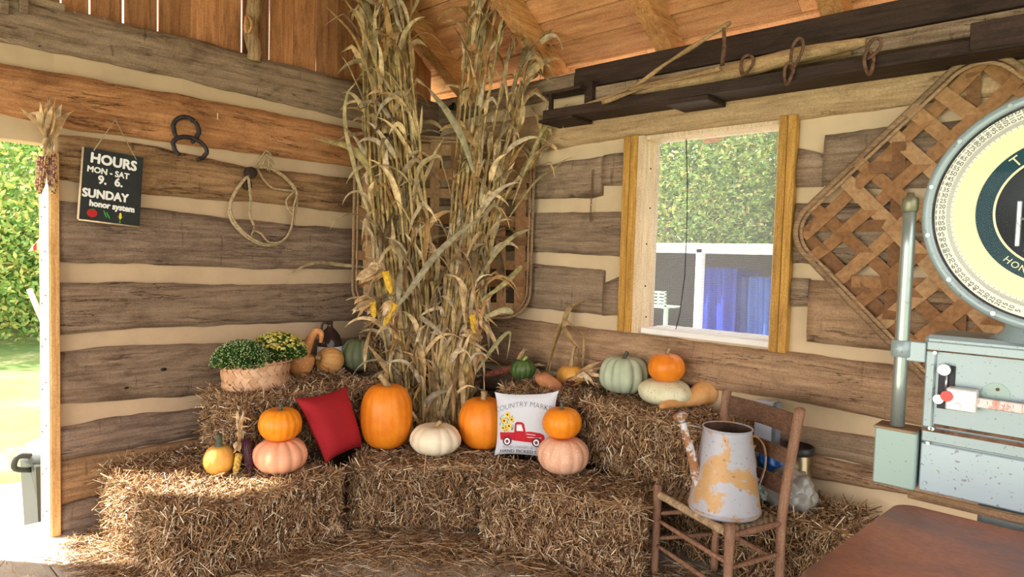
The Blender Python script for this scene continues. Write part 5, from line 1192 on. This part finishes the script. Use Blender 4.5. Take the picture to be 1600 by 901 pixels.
def film(name, tint, rough=.25, alpha=.5):
    m, nt, b = newmat(name); b.inputs['Base Color'].default_value = (*tint, 1); b.inputs['Roughness'].default_value = rough; b.inputs['Alpha'].default_value = alpha; b.inputs['Specular IOR Level'].default_value = .8
    v = coords(nt, (1, 1, 1)); bump(nt, b, noise_tex(nt, v, 14, 3, .5, 1.), .012, 1); return m
q = at_y(1222, 785, -.34); blob('plastic_bag', 'crumpled grey clear plastic bag on the low bale behind the chair', (q[0]+.03, -.34, ZF+.065), (.12, .10, .12), film('grey clear plastic', (.34, .33, .30), .2, .75), .22, seed=3)
q = at_y(1190, 775, -.34); blob('plastic_bag', 'green and white crinkled plastic bag behind the watering can', (q[0]-.03, -.36, ZF+.045), (.10, .085, .075), painted('green white printed film', (.20, .30, .27), (.60, .68, .68), (.75, .8, .8), .52, 26, .2, 0, 0), .25, seed=5)
q = at_y(1200, 735, -.35); blob('plastic_bag', 'bright blue plastic bag behind the chair back slats', (q[0]-.02, -.24, ZF+.16), (.075, .07, .085), plain('blue plastic', (.02, .13, .50), .25, 0, .2, 10), .3, seed=8)
# pale tray standing behind the upper right bale
p0_, p1_ = at_y(1085, 607, -.06), at_y(1210, 640, -.06)
t = thing('storage_box', 'pale blue white box leaning on the wall behind the chair back', 'box', (2.9, -.05, ZF))
mb = MB(); mb.bbox((2.84, -.125, ZF), (at_y(1208, 640, -.125)[0], -.06, at_y(1160, 621, -.125)[2]), .006); make('body', mb, plain('pale blue white plastic', (.62, .70, .84), .5, 0, .05), t)
mb = MB(); xe = at_y(1208, 640, -.125)[0]; mb.bbox((xe+.0005, -.127, ZF), (xe+.022, -.06, at_y(1214, 630, -.125)[2]), .003); make('end_cap', mb, plain('grey end band', (.22, .25, .30), .5), t)

# ================================================================== DIAL SCALE AND RUSTY TABLE
YS = -1.30
def K(u, v, dy=0.): return at_y(u, v, YS+dy)
TEAL = painted('worn pale teal enamel', (.29, .37, .395), (.24, .12, .065), (.38, .24, .15), .625, 6.5, .38, .15, .65)
TEAL2 = painted('green tinted enamel', (.27, .38, .35), (.26, .13, .07), (.38, .24, .15), .70, 5, .42, .1, .4)
GALV = painted('scuffed galvanized pipe', (.36, .42, .41), (.16, .12, .09), (.5, .52, .5), .60, 22, .3, .6, .5)
CREAM = plain('cream dial paper', (.76, .70, .42), .45, 0, .02, 2, 0, .5); NUMBAND = plain('pale dial number band', (.74, .74, .64), .45, 0, .02, 2, 0, .5)
TBL = plain('dark teal dial ring', (.010, .050, .068), .6, 0, .06, 3, 0, .2)
ST = plain('polished steel', (.45, .45, .45), .35, .9, .05, 5)
DX, DZ, DR = 4.16, 1.788, .345
t = thing('dial_scale', 'large vintage pale teal dial scale with a round numbered face', 'scale', (4.1, -1.2, 0))
zT, zB = K(1450, 522)[2], K(1433, 765)[2]; xL = K(1441, 640)[0]
def XZ(u, v): p = K(u, v); return p[0], p[2]
mb = MB(); mb.bbox((xL, YS, zB), (4.62, YS+.26, zT-.02), .012); make('cabinet', mb, TEAL, t)
mb = MB(); mb.bbox((xL-.004, YS-.008, zT-.045), (4.63, YS+.265, zT), .012); make('cabinet_lid', mb, TEAL, t)
px0, pz0 = XZ(1464, 548); _, pz1 = XZ(1462, 668); fz0, fz1 = pz0, pz1
mb = MB()                                            # raised frame round the beam panel
for (a, b_, c, d2) in ((xL+.003, pz1-.045, 4.6, pz1), (xL+.003, pz0, 4.6, pz0+.03), (xL+.003, pz1, px0, pz0)): mb.bbox((a, YS-.012, b_), (c, YS+.001, d2), .004)
make('panel_frame', mb, TEAL, t)
mb = MB(); mb.bbox((px0+.004, YS-.0035, pz1+.003), (4.6, YS-.0005, pz1+.012), .001); mb.bbox((xL+.003, YS-.014, pz1-.012), (4.6, YS-.0125, pz1-.001), .001); mb.bbox((xL+.003, YS-.0105, zT-.050), (4.6, YS-.0085, zT-.045), .0008); make('rust_line', mb, RUST, t)
mb = MB(); mb.bbox((xL+.003, YS-.009, zB+.004), (4.6, YS-.0005, pz1-.05), .004); make('lower_panel', mb, painted('pale blue enamel panel', (.35, .44, .49), (.24, .12, .065), (.38, .24, .15), .665, 6, .35, .1, .7), t)
sx0, sz0 = XZ(1468, 569); sx1, sz1 = XZ(1487, 640); mb = MB(); mb.bbox((sx0, YS-.006, sz1), (sx1+.004, YS+.002, sz0), .001); make('slot', mb, NAIL, t)
def disc(mb, x, z, r_, y0, y1, seg=24):
    n0 = len(mb.f); mb.lathe([(0, 0), (r_, 0), (r_, y0-y1), (0, y0-y1)], (x, y0, z), seg, Matrix.Rotation(PI/2, 3, 'X'))
    for i in range(n0, len(mb.f)): mb.sm[i] = False
mb = MB(); x, z = XZ(1478, 576); disc(mb, x, z, .017, YS-.01, YS-.03); disc(mb, x, z, .008, YS-.03, YS-.036); mb.tube([(x+.004, YS-.015, z-.01), (x+.006, YS-.015, z-.075)], .004, 8); x2, z2 = XZ(1471, 620); disc(mb, x2, z2, .014, YS-.02, YS-.05); make('roller', mb, ST, t)
a = K(1472, 606, -.06); b_ = K(1500, 643, -.06); mb = MB(); mb.bbox((a[0]+.01, YS-.06, b_[2]), (a[0]+.085, YS-.012, a[2]+.004), .004); x3 = a[0]+.045; disc(mb, a[0]+.04, b_[2]+.015, .010, YS-.06, YS-.068, 16); make('poise_block', mb, painted('pale grey enamel block', (.66, .66, .66), (.4, .15, .1), (.4, .2, .15), .72, 9, .4, .2), t)
mb = MB(); disc(mb, a[0]+.013, a[2]-.022, .016, YS-.061, YS-.066, 20); make('red_knob', mb, plain('red enamel', (.55, .04, .03), .35), t)
mb = MB(); bz = (a[2]+b_[2])/2; mb.bbox((a[0]+.08, YS-.045, bz-.014), (4.6, YS-.03, bz+.014), .002); make('beam', mb, painted('faded red and white beam', (.66, .58, .56), (.45, .20, .16), (.6, .36, .3), .50, 14, .45, .1, .3), t)
mb = MB()
for k in range(28): mb.box((a[0]+.09+k*.02, YS-.0462, bz-.001), (a[0]+.091+k*.02, YS-.0455, bz+(.012 if k % 5 == 0 else .008)))
make('beam_marks', mb, plain('red mark', (.45, .08, .06), .5), t)
x, z = XZ(1556, 616); mb = MB(); disc(mb, x, z, .034, YS-.0005, YS-.002, 36); make('round_cover', mb, TEAL2, t)
x, z = XZ(1559, 608); mb = MB(); disc(mb, x, z+.0, .005, YS-.0025, YS-.004, 12); make('red_rivet', mb, RUST, t)
mb = MB()
for (u, v) in [(1460, 550), (1452, 667), (1449, 690), (1444, 752), (1462, 735), (1456, 668)]: x, z = XZ(u, v); disc(mb, x+.004, z, .0055, YS-.012, YS-.016, 12)
make('screw', mb, GALV, t)
# column, cap, bracket, weight box
cxk = (K(1412, 312)[0]+K(1433, 312)[0])/2; zc1 = K(1423, 316)[2]; zc0 = K(1400, 664)[2]
mb = MB(); pole(mb, (cxk, YS, zc0), (cxk, YS, zc1), .0205, .0195, 6, 24); make('column', mb, GALV, t)
mb = MB(); mb.lathe([(0, .03), (.010, .03), (.012, .018), (.022, .014), (.024, .0), (.024, -.025), (.0205, -.03)], (cxk, YS, zc1), 20); make('column_cap', mb, painted('olive brass cap', (.22, .22, .14), (.1, .07, .04), (.2, .15, .1), .6, 10, .4, .5), t)
bz1 = K(1400, 530)[2]; bz0_ = K(1400, 556)[2]; mb = MB(); mb.lathe([(.024, bz0_), (.030, bz0_+.003), (.030, bz1-.003), (.024, bz1)], (cxk, YS, 0), 20); mb.bbox((cxk+.015, YS-.012, bz0_-.01), (xL+.002, YS+.012, bz1), .003); make('bracket', mb, TEAL, t)
w0 = K(1372, 672); w1 = K(1438, 672); wb = K(1372, 750); mb = MB(); mb.bbox((w0[0]-.002, YS-.03, wb[2]), (xL-.004, YS+.06, K(1405, 668)[2]), .004); make('counterweight_box', mb, TEAL2, t)
mb = MB(); mb.bbox((w0[0]-.006, YS-.034, K(1405, 668)[2]-.006), (xL-.004, YS+.064, K(1405, 668)[2]+.003), .002); make('box_lid', mb, painted('rusty dark lid', (.15, .13, .11), (.2, .1, .06), (.3, .2, .1), .5, 10), t)
mb = MB(); mb.tube([(xL-.02, YS-.02, zB-.012), (4.65, YS-.02, zB-.012)], .014, 12); make('base_rail', mb, RIM, t)
mb = MB(); mb.bbox((4.0, YS+.03, 0), (4.55, YS+.24, zB), .01); make('pedestal', mb, TEAL, t)
# dial head
MX = Matrix.Rotation(PI/2, 3, 'X')
def ring(r0, r1, y0, prof=None): m_ = MB(); m_.lathe([(r0, 0), (r1, 0)], (DX, y0, DZ), 128, MX); return m_
mb = MB(); mb.lathe([(0, -.14), (DR*.93, -.14), (DR*.985, -.10), (DR, -.02), (DR, .004), (DR*.985, .014), (DR*.93, .016), (DR*.915, .008), (DR*.91, -.006)], (DX, YS, DZ), 128, MX); make('dial_housing', mb, TEAL, t)
mb = MB(); mb.lathe([(DR*.915, .009), (DR*.905, .011), (DR*.90, .0)], (DX, YS, DZ), 128, MX); make('inner_bezel', mb, IRON, t)
make('number_band', ring(DR*.76, DR*.91, YS-.001), NUMBAND, t); make('dial_face', ring(DR*.48, DR*.765, YS-.0015), CREAM, t)
make('name_ring', ring(DR*.475, DR*.60, YS-.003), TBL, t); make('cream_edge', ring(DR*.46, DR*.478, YS-.0045), CREAM, t)
mb = MB(); mb.lathe([(0, -.05), (DR*.47, -.05), (DR*.47, .002)], (DX, YS, DZ), 64, MX); make('centre_well', mb, plain('dark recess', (.03, .04, .045), .6), t)
mb = MB(); DB = plain('dial black print', (.05, .06, .06), .6)
NT = 500                                              # scale running clockwise from the bottom
def ang_of(val): return math.radians(255.4-.66*val)
for v in range(0, NT+1):
    a_ = ang_of(v); r1_ = DR*.815; r0_ = DR*(.765 if v % 5 == 0 else .782); ca, sa = math.cos(a_), math.sin(a_); tx, tz = -sa*.0005, ca*.0005
    mb.add([(DX+r0_*ca-tx, YS-.0024, DZ+r0_*sa-tz), (DX+r1_*ca-tx, YS-.0024, DZ+r1_*sa-tz), (DX+r1_*ca+tx, YS-.0024, DZ+r1_*sa+tz), (DX+r0_*ca+tx, YS-.0024, DZ+r0_*sa+tz)], [(0, 1, 2, 3)], None, False)
    if v % 5 == 0 and v > 0:
        V, F = text_verts(str(v), .0185); rr = DR*.862; up = math.sin(a_) > -.2
        # read upright around the dial, figures lying along the radius at the lower left
        rot = a_+PI
        cx5, cz5 = DX+rr*ca, DZ+rr*sa; cr, sr = math.cos(rot), math.sin(rot)
        mb.add([(cx5+(p.x*cr-(p.y-.006)*sr), YS-.0026, cz5+(p.x*sr+(p.y-.006)*cr)) for p in V], F, None, False)
make('dial_numbers', mb, DB, t)
mb = MB()
def arc_text(s, a_mid, step, size, rr, flip=False):
    n = len(s)
    for i, ch in enumerate(s):
        if ch == ' ': continue
        a_ = a_mid+(i-(n-1)/2)*(-step if not flip else step); V, F = text_verts(ch, size); rot = a_-PI/2 if not flip else a_+PI/2
        cx5, cz5 = DX+rr*math.cos(a_), DZ+rr*math.sin(a_); cr, sr = math.cos(rot), math.sin(rot); h_ = size*.35
        mb.add([(cx5+(p.x*cr-(p.y-h_)*sr), YS-.0045, cz5+(p.x*sr+(p.y-h_)*cr)) for p in V], F, None, False)
arc_text('TOLEDO', PI/2, math.radians(15.8), .042, DR*.538); arc_text('HONEST WEIGHT', -PI/2, math.radians(6.9), .026, DR*.535, True)
make('name_lettering', mb, CREAM, t)
mb = MB()                                             # mechanism in the centre
mb.bbox((DX-.11, YS-.004, DZ-.10), (DX-.098, YS+.01, DZ+.03), .002); mb.bbox((DX-.09, YS+.012, DZ-.07), (DX-.03, YS+.025, DZ+.03), .002); mb.bbox((DX-.03, YS+.0, DZ-.08), (DX-.02, YS+.012, DZ+.06), .002)
mb.tube([(DX-.085, YS-.003, DZ-.115), (DX-.03, YS-.003, DZ+.0)], .004, 8); mb.tube([(DX-.10, YS-.0, DZ-.02), (DX+.1, YS-.0, DZ-.05)], .004, 8)
disc(mb, DX-.075, DZ+.06, .016, YS+.01, YS-.006); disc(mb, DX, DZ, .02, YS+.01, YS-.008); make('mechanism', mb, GALV, t)
mb = MB()
for k in range(14): a_ = math.radians(12+k*360/14); disc(mb, DX+DR*.955*math.cos(a_), DZ+DR*.955*math.sin(a_), .0065, YS-.015, YS-.020, 12)
make('bezel_screw', mb, GALV, t)
mb = MB(); nx0 = K(1540, 520)[0]; mb.lathe([(.17, 0), (.13, .03), (.12, .10)], (DX, YS+.07, zT-.003), 32, Matrix.Scale(.55, 3, (0, 1, 0))); make('neck', mb, TEAL, t)
m, nt, b = newmat('dial glass'); tpn = N(nt, 'ShaderNodeBsdfTransparent'); gl = N(nt, 'ShaderNodeBsdfGlossy'); gl.inputs['Roughness'].default_value = .03; fr_ = N(nt, 'ShaderNodeFresnel'); fr_.inputs[0].default_value = 1.16
ms = N(nt, 'ShaderNodeMixShader'); nt.links.new(fr_.outputs[0], ms.inputs[0]); nt.links.new(tpn.outputs[0], ms.inputs[1]); nt.links.new(gl.outputs[0], ms.inputs[2]); nt.links.new(ms.outputs[0], nt.nodes['Material Output'].inputs[0])
mb = MB(); mb.lathe([(0, .0095), (DR*.90, .0095)], (DX, YS, DZ), 96, MX); make('glass', mb, m, t)
# rusty table
ZT_ = zB-.03
b0_ = at_z(1405, 783, ZT_); f0_ = at_z(1247, 893, ZT_)
def rust_top():
    m, nt, b = newmat('rusty red brown steel'); v = coords(nt, (1, 1, 1), False); g = noise_tex(nt, v, 2.2, 7, .65, .5); c = ramp(nt, g, [(.30, (.075, .042, .040)), (.44, (.19, .085, .06)), (.58, (.32, .13, .075)), (.74, (.46, .22, .12))])
    s = noise_tex(nt, coords(nt, (1, 2.2, 1), False), 10, 8, .75); sr = ramp(nt, s, [(.66, (0, 0, 0)), (.70, (1, 1, 1))]); c = mix(nt, sr, c, (.45, .33, .24)); fs_ = noise_tex(nt, v, 55, 3, .6); c = mix(nt, .35, c, ramp(nt, fs_, [(.35, (.5, .5, .5)), (.6, (1.1, 1.1, 1.1))]), 'MULTIPLY')
    nt.links.new(c, b.inputs['Base Color']); b.inputs['Roughness'].default_value = .38; rg = ramp(nt, g, [(.3, (.30,)*3), (.7, (.55,)*3)]); nt.links.new(rg, b.inputs['Roughness']); bump(nt, b, g, .002, .5); return m
RT = rust_top()
t = thing('rusty_table', 'low table with a rusty red brown steel top in front of the scale', 'table', (4.3, -1.75, 0))
xl, yb, yf = (b0_[0]+f0_[0])/2, b0_[1], f0_[1]-.03; xr = 4.85; rd = .05
def rrect(x0, x1, y0, y1, rdd, n=6):
    out = []
    for (cx6, cy6, a0) in ((x1-rdd, y1-rdd, 0), (x0+rdd, y1-rdd, PI/2), (x0+rdd, y0+rdd, PI), (x1-rdd, y0+rdd, 1.5*PI)):
        for k in range(n+1): a_ = a0+PI/2*k/n; out.append((cx6+rdd*math.cos(a_), cy6+rdd*math.sin(a_)))
    return out
mb = MB(); n = 28; lay = [(0, ZT_-.035), (0, ZT_-.006), (.002, ZT_-.002), (.006, ZT_)]; vs = []
for (ins, z) in lay: vs += [(x, y_, z) for x, y_ in rrect(xl+ins, xr-ins, yf+ins, yb-ins, rd)]
sk = (f0_[0]-b0_[0])/(f0_[1]-b0_[1]); vs = [(x+sk*(y_-(yb+yf)/2)*.9, y_, z) for x, y_, z in vs]; fs = []
for j in range(3): fs += [(j*n+i, j*n+(i+1) % n, (j+1)*n+(i+1) % n, (j+1)*n+i) for i in range(n)]
fs += [tuple(range(3*n, 4*n)), tuple(range(n))[::-1]]; mb.add(vs, fs, None, False); make('steel_top', mb, RT, t)
for x in (xl+.06, xr-.06):
    for y_ in (yb-.06, yf+.06): mb = MB(); mb.bbox((x-.02, y_-.02, 0), (x+.02, y_+.02, ZT_-.035), .003); make('leg', mb, RUST, t)
mb = MB(); mb.bbox((xl+.05, yf+.05, ZT_-.09), (xr-.05, yb-.05, ZT_-.0355), .004); make('apron', mb, RUST, t)

# ================================================================== OUTSIDE
m, nt, b = newmat('lawn'); v = coords(nt, (1, 1, 1), False); g = noise_tex(nt, v, .9, 6, .7); g2 = noise_tex(nt, v, 14, 5, .7); c = ramp(nt, g, [(.40, (.09, .17, .035)), (.55, (.16, .22, .06)), (.68, (.32, .31, .19))])
c = mix(nt, .4, c, ramp(nt, g2, [(.35, (.5, .5, .4)), (.65, (1.1, 1.1, 1))]), 'MULTIPLY'); nt.links.new(c, b.inputs['Base Color']); b.inputs['Roughness'].default_value = .95; LAWN = m
mb = MB(); mb.grid(lambda u, v_: (-70+150*u, -60+130*v_, -.35), 30, 30); struct('ground_lawn', mb, LAWN)
mb = MB(); mb.bbox((-.24, -6.9, -.35), (6.5, .1, -.045), .01); struct('foundation', mb, plain('pale concrete sill', (.55, .53, .48), .9, 0, .08, 3))
mb = MB(); mb.grid(lambda u, v_: (-2.4+1.9*u+.25*math.sin(v_*9)*(1-u), -8+7*v_, -.335), 6, 20); struct('gravel_path', mb, plain('pale gravel', (.34, .32, .28), .95, 0, .15, 25, .01))
def crown(mb, c, R3, n, cols, seed):
    random.seed(seed); c = Vector(c)
    for k in range(n):
        a, z = random.random()*2*PI, random.uniform(-1, 1); rr = math.sqrt(1-z*z); d = Vector((rr*math.cos(a), rr*math.sin(a), z)); s = .62+.45*random.random()**.6+.22*noise.noise(d*2.1+Vector((seed, 0, 0)))
        p = c+Vector((d.x*R3[0], d.y*R3[1], d.z*R3[2]))*s; L_ = random.uniform(.04, .085)*(R3[0]/2.5)**.5; u = Vector((random.gauss(0, 1), random.gauss(0, 1), random.gauss(0, 1))).normalized(); w_ = u.orthogonal().normalized()*.5
        g = random.uniform(.7, 1.25); col = random.choice(cols); mb.add([p-u*L_, p+w_*L_, p+u*L_, p-w_*L_], [(0, 1, 2, 3)], tuple(x*g for x in col))
TREEL = vcol('tree leaf', .6, .2, 3., .35, .3)
GL = [(.24, .42, .11), (.30, .50, .14), (.38, .56, .16), (.20, .36, .11)]; YL = [(.48, .54, .16), (.58, .56, .18), (.38, .48, .16), (.64, .55, .20)]; DL = [(.06, .17, .05), (.09, .22, .06), (.05, .13, .05)]
BARK = plain('grey bark', (.16, .12, .09), .95, 0, .3, 12, .01)
def tree(label, x, y_, h, R3, n, cols, seed, low=0.):
    t = thing('leafy_tree', label, 'tree', (x, y_, -.35), 'trees around the barn'); mb = MB(); mb.tube([(x, y_, -.35), (x+.1, y_, h*.4), (x, y_+.1, h*.8)], [.18, .13, .07], 8); make('trunk', mb, BARK, t)
    mb = MB(); crown(mb, (x, y_, h), R3, n, cols, seed); 
    if low: crown(mb, (x+.6, y_+.3, h*.42), (R3[0]*.8, R3[1]*.8, R3[2]*.6), n//2, cols, seed+50)
    make('crown', mb, TREEL, t)
def far(u, v, dist):
    r_ = ray(u, v); k = dist/math.hypot(r_[0], r_[1]); return CAM+r_*k
# through the doorway
specs = [('bright yellow green tree left of the door post, nearest of the row', -30, 260, 17, 3.0, (2.9, 2.9, 2.7), GL+YL, 2), ('bright green tree behind the door post', 55, 255, 20, 3.2, (3.0, 3.0, 2.9), GL, 3), ('tall green tree at the far left of the doorway', -130, 230, 20, 3.3, (3.4, 3.4, 2.9), GL+YL, 4),
         ('dark green tree low behind the rail fence', 30, 440, 24, 2.0, (3.0, 3.0, 2.3), DL, 5), ('dark green tree at the far left behind the rail fence', -70, 420, 25, 2.2, (3.4, 3.4, 2.6), DL+GL, 6), ('dark green tree hidden partly by the door post', 110, 430, 25, 2.4, (3.2, 3.2, 2.6), DL, 7), ('tall pale green tree high above the others', 10, 200, 30, 5.0, (4.5, 4.5, 3.6), GL+YL, 8)]
for (lb, u, v, ds, h, R3, cols, sd_) in specs: p = far(u, v, ds); tree(lb, p[0], p[1], h, R3, 13000, cols, sd_, True)
# through the window
for (lb, u, ds, h, R3, cols, sd_) in [('yellowing tree beyond the shed roof, left in the window', 1040, 19, 5.0, (3.2, 3.2, 3.4), YL+GL, 11), ('yellow green tree beyond the shed roof, middle of the window', 1120, 21, 5.4, (3.4, 3.4, 3.6), YL+GL, 12),
                                  ('dull green tree beyond the shed roof, right in the window', 1200, 20, 5.0, (3.2, 3.2, 3.4), GL+DL, 13), ('pale yellow tree farthest right beyond the shed roof', 1290, 22, 5.2, (3.4, 3.4, 3.6), YL, 14), ('green tree farthest left beyond the shed roof', 960, 22, 5.2, (3.4, 3.4, 3.6), GL, 15), ('yellow green tree beyond the shed, just right of what the window shows', 1400, 21, 5.0, (3.4, 3.4, 3.6), YL+GL, 16), ('green tree beyond the shed, farthest right of the row', 1530, 21, 5.0, (3.4, 3.4, 3.6), GL, 17)]:
    p = far(u, 380, ds); tree(lb, p[0], p[1], h, R3, 13000, cols, sd_, True)
random.seed(77)
mb = MB(); mb.bbox((-4, .25, -.36), (6, 4.9, -.33), .005); struct('gravel_yard', mb, plain('sunlit white gravel', (.80, .78, .74), .95, 0, .08, 25))  # added pale ground, its white standing in for sunlight below the window
# rail fence
t = thing('rail_fence', 'weathered split rail fence at the far edge of the lawn', 'fence', (*far(30, 492, 21)[:2], -.35)); FW = plain('grey fence wood', (.30, .24, .19), .9, 0, .2, 6)
fa, fb = far(-160, 492, 20), far(75, 492, 20.5)
for k in range(7): mb = MB(); q = fa+(fb-fa)*k/6; mb.bbox((q[0]-.07, q[1]-.07, -.35), (q[0]+.07, q[1]+.07, .75), .02); make('fence_post', mb, FW, t)
for k, z in enumerate((.12, .38, .62)): mb = MB(); mb.tube([(fa+(fb-fa)*s)*np.array([1, 1, 0])+np.array([0, 0, z+.04*math.sin(s*9+k)]) for s in np.linspace(0, 1, 12)], .055, 8); make('rail', mb, FW, t)
# rubbish bin outside the door
bp = at_z(57, 812, -.2); q = at_x(60, 815, -.52)
BN = plain('grey plastic bin', (.035, .042, .038), .5, 0, .08, 3); t = thing('rubbish_bin', 'dark grey wheelie bin with a side handle standing outside the doorway', 'bin', (-.66, -2.51, -.35))
bxc, byc = -.66, -2.51
mb = MB(); vs = []
for (h2, z) in ((.19, -.345), (.215, .27)): vs += [(bxc+sx*h2, byc+sy*h2, z) for sx, sy in ((-1, -1), (1, -1), (1, 1), (-1, 1))]
mb.add(vs, [(3, 2, 1, 0), (4, 5, 6, 7), (0, 1, 5, 4), (1, 2, 6, 5), (2, 3, 7, 6), (3, 0, 4, 7)], None, False); make('body', mb, BN, t)
mb = MB(); mb.lathe([(.23, .25), (.25, .27), (.25, .31), (.22, .345), (.10, .385), (0, .39)], (bxc, byc, 0), 28); make('lid', mb, plain('pale grey bin lid', (.10, .12, .13), .5), t)
mb = MB(); mb.tube(spl([(bxc+.1, byc-.21, .31), (bxc+.10, byc-.28, .32), (bxc+.09, byc-.295, .25), (bxc+.08, byc-.21, .22)], 14), .017, 8); make('handle', mb, BN, t)
# small pennant and leaning pole outside
mb = MB(); a_, b2, c2 = at_x(76, 355, -.35), at_x(76, 388, -.35), at_x(44, 393, -.35)
A3, B3, C3 = [Vector([float(x) for x in p]) for p in (a_, b2, c2)]; mb.add([A3, B3, C3, A3+Vector((.004, 0, 0)), B3+Vector((.004, 0, 0)), C3+Vector((.004, 0, 0))], [(0, 1, 2), (5, 4, 3), (0, 3, 4, 1), (1, 4, 5, 2), (2, 5, 3, 0)], (.75, .70, .68), False)
for s in (.25, .6): P_, Q_ = A3.lerp(C3, s), B3.lerp(C3, s); P2, Q2 = A3.lerp(C3, s+.16), B3.lerp(C3, s+.16); mb.add([P_+Vector((.006, 0, 0)), Q_+Vector((.006, 0, 0)), Q2+Vector((.006, 0, 0)), P2+Vector((.006, 0, 0))], [(0, 1, 2, 3)], (.70, .06, .05), False)
lone('pennant', mb, vcol('pennant cloth', .8, .05), 'small red and white pennant hanging outside the door post', 'flag', at_x(60, 388, -.35))
mb = MB(); a_, b2 = at_x(46, 452, -1.6), at_x(66, 500, -1.5); kq = (b2[2]+.35)/(a_[2]-b2[2]); mb.tube([a_, b2, b2+(b2-a_)*kq], .018, 8); lone('leaning_pole', mb, PALE_Z, 'thin white pole leaning outside beyond the door post', 'pole', (b2+(b2-a_)*kq))
# shed outside the window
t = thing('open_shed', 'open sided shed with a white roof edge seen through the window screen', 'shed', (*at_y(1110, 510, 5.0)[:2], -.35))
def O(u, v, y_=5.0): return at_y(u, v, y_)
e0, e1 = O(960, 381), O(1260, 398); zr_ = O(1100, 388)[2]
WM = plain('white painted roof metal', (.75, .75, .73), .5, 0, .04, 3)
mb = MB(); x0_, x1_ = -7.0, 5.0; mb.bbox((x0_, 5.0, zr_-.07), (x1_, 5.1, zr_+.06), .01); mb.bbox((x0_, 4.95, zr_+.03), (x1_, 8.6, zr_+.07), .01); make('roof', mb, WM, t)
for u in (1090, 960, 1290): q = O(u, 450); mb = MB(); mb.bbox((q[0]-.05, 5.0, -.35), (q[0]+.05, 5.1, zr_), .01); make('post', mb, WM, t)
mb = MB(); mb.bbox((x0_, 8.4, -.35), (x1_, 8.5, zr_), .01); mb.bbox((x0_, 5.1, -.35), (x0_+.1, 8.4, zr_), .01); make('back_wall', mb, plain('dark shed interior', (.06, .05, .045), .9), t)
for (u0, u1, v0, col, y_, lb) in [(1094, 1153, 418, (.012, .035, .36), 5.4, 'deep blue tarpaulin covered stack beside the shed post'), (1156, 1222, 432, (.025, .09, .40), 5.6, 'lighter blue tarpaulin covered stack at the right of the window')]:
    a3, b3 = at_y(u0, v0, y_), at_y(u1, v0, y_); mb = MB(); W5 = b3[0]-a3[0]
    def tf(u, v_): 
        yo = .05*math.sin(u*17)+.03*math.sin(u*31+v_*3); return (a3[0]+W5*u, y_+yo*(1-v_*.3), -.2+(a3[2]+.2)*v_)
    mb.grid(tf, 40, 8); mb.grid(lambda u, v_: (a3[0]+W5*u, y_+.9*v_+.05*math.sin(u*17)*(1-v_)*.7, a3[2]+.02*math.sin(u*9)), 40, 6); mb.box((a3[0]+.03, y_+.2, -.21), (b3[0]-.03, y_+.9, a3[2]-.03)); lone('blue_tarpaulin', mb, plain('blue tarp '+lb[:5], col, .45, 0, .2, 4), lb, 'tarpaulin', (a3[0], y_, -.2))
mb = MB(); q = at_y(1025, 465, 4.4)
for k in range(5): mb.bbox((q[0]-.22, 4.3, q[2]-.11+k*.045), (q[0]+.20, 4.34, q[2]-.085+k*.045), .003)
for k in range(5): mb.bbox((q[0]-.22+k*.10, 4.30, q[2]-.11), (q[0]-.20+k*.10, 4.34, q[2]+.10), .003)
mb.bbox((q[0]-.22, 4.3, q[2]-.13), (q[0]+.22, 4.7, q[2]-.11), .003); mb.bbox((q[0]-.2, 4.34, -.21), (q[0]-.16, 4.4, q[2]-.13), .003); mb.bbox((q[0]+.16, 4.34, -.21), (q[0]+.2, 4.4, q[2]-.13), .003)
lone('green_crate', mb, plain('pale green plastic', (.40, .62, .42), .4), 'pale green plastic crate on a stand outside, lower left of the window', 'crate', (q[0], 4.4, -.2))
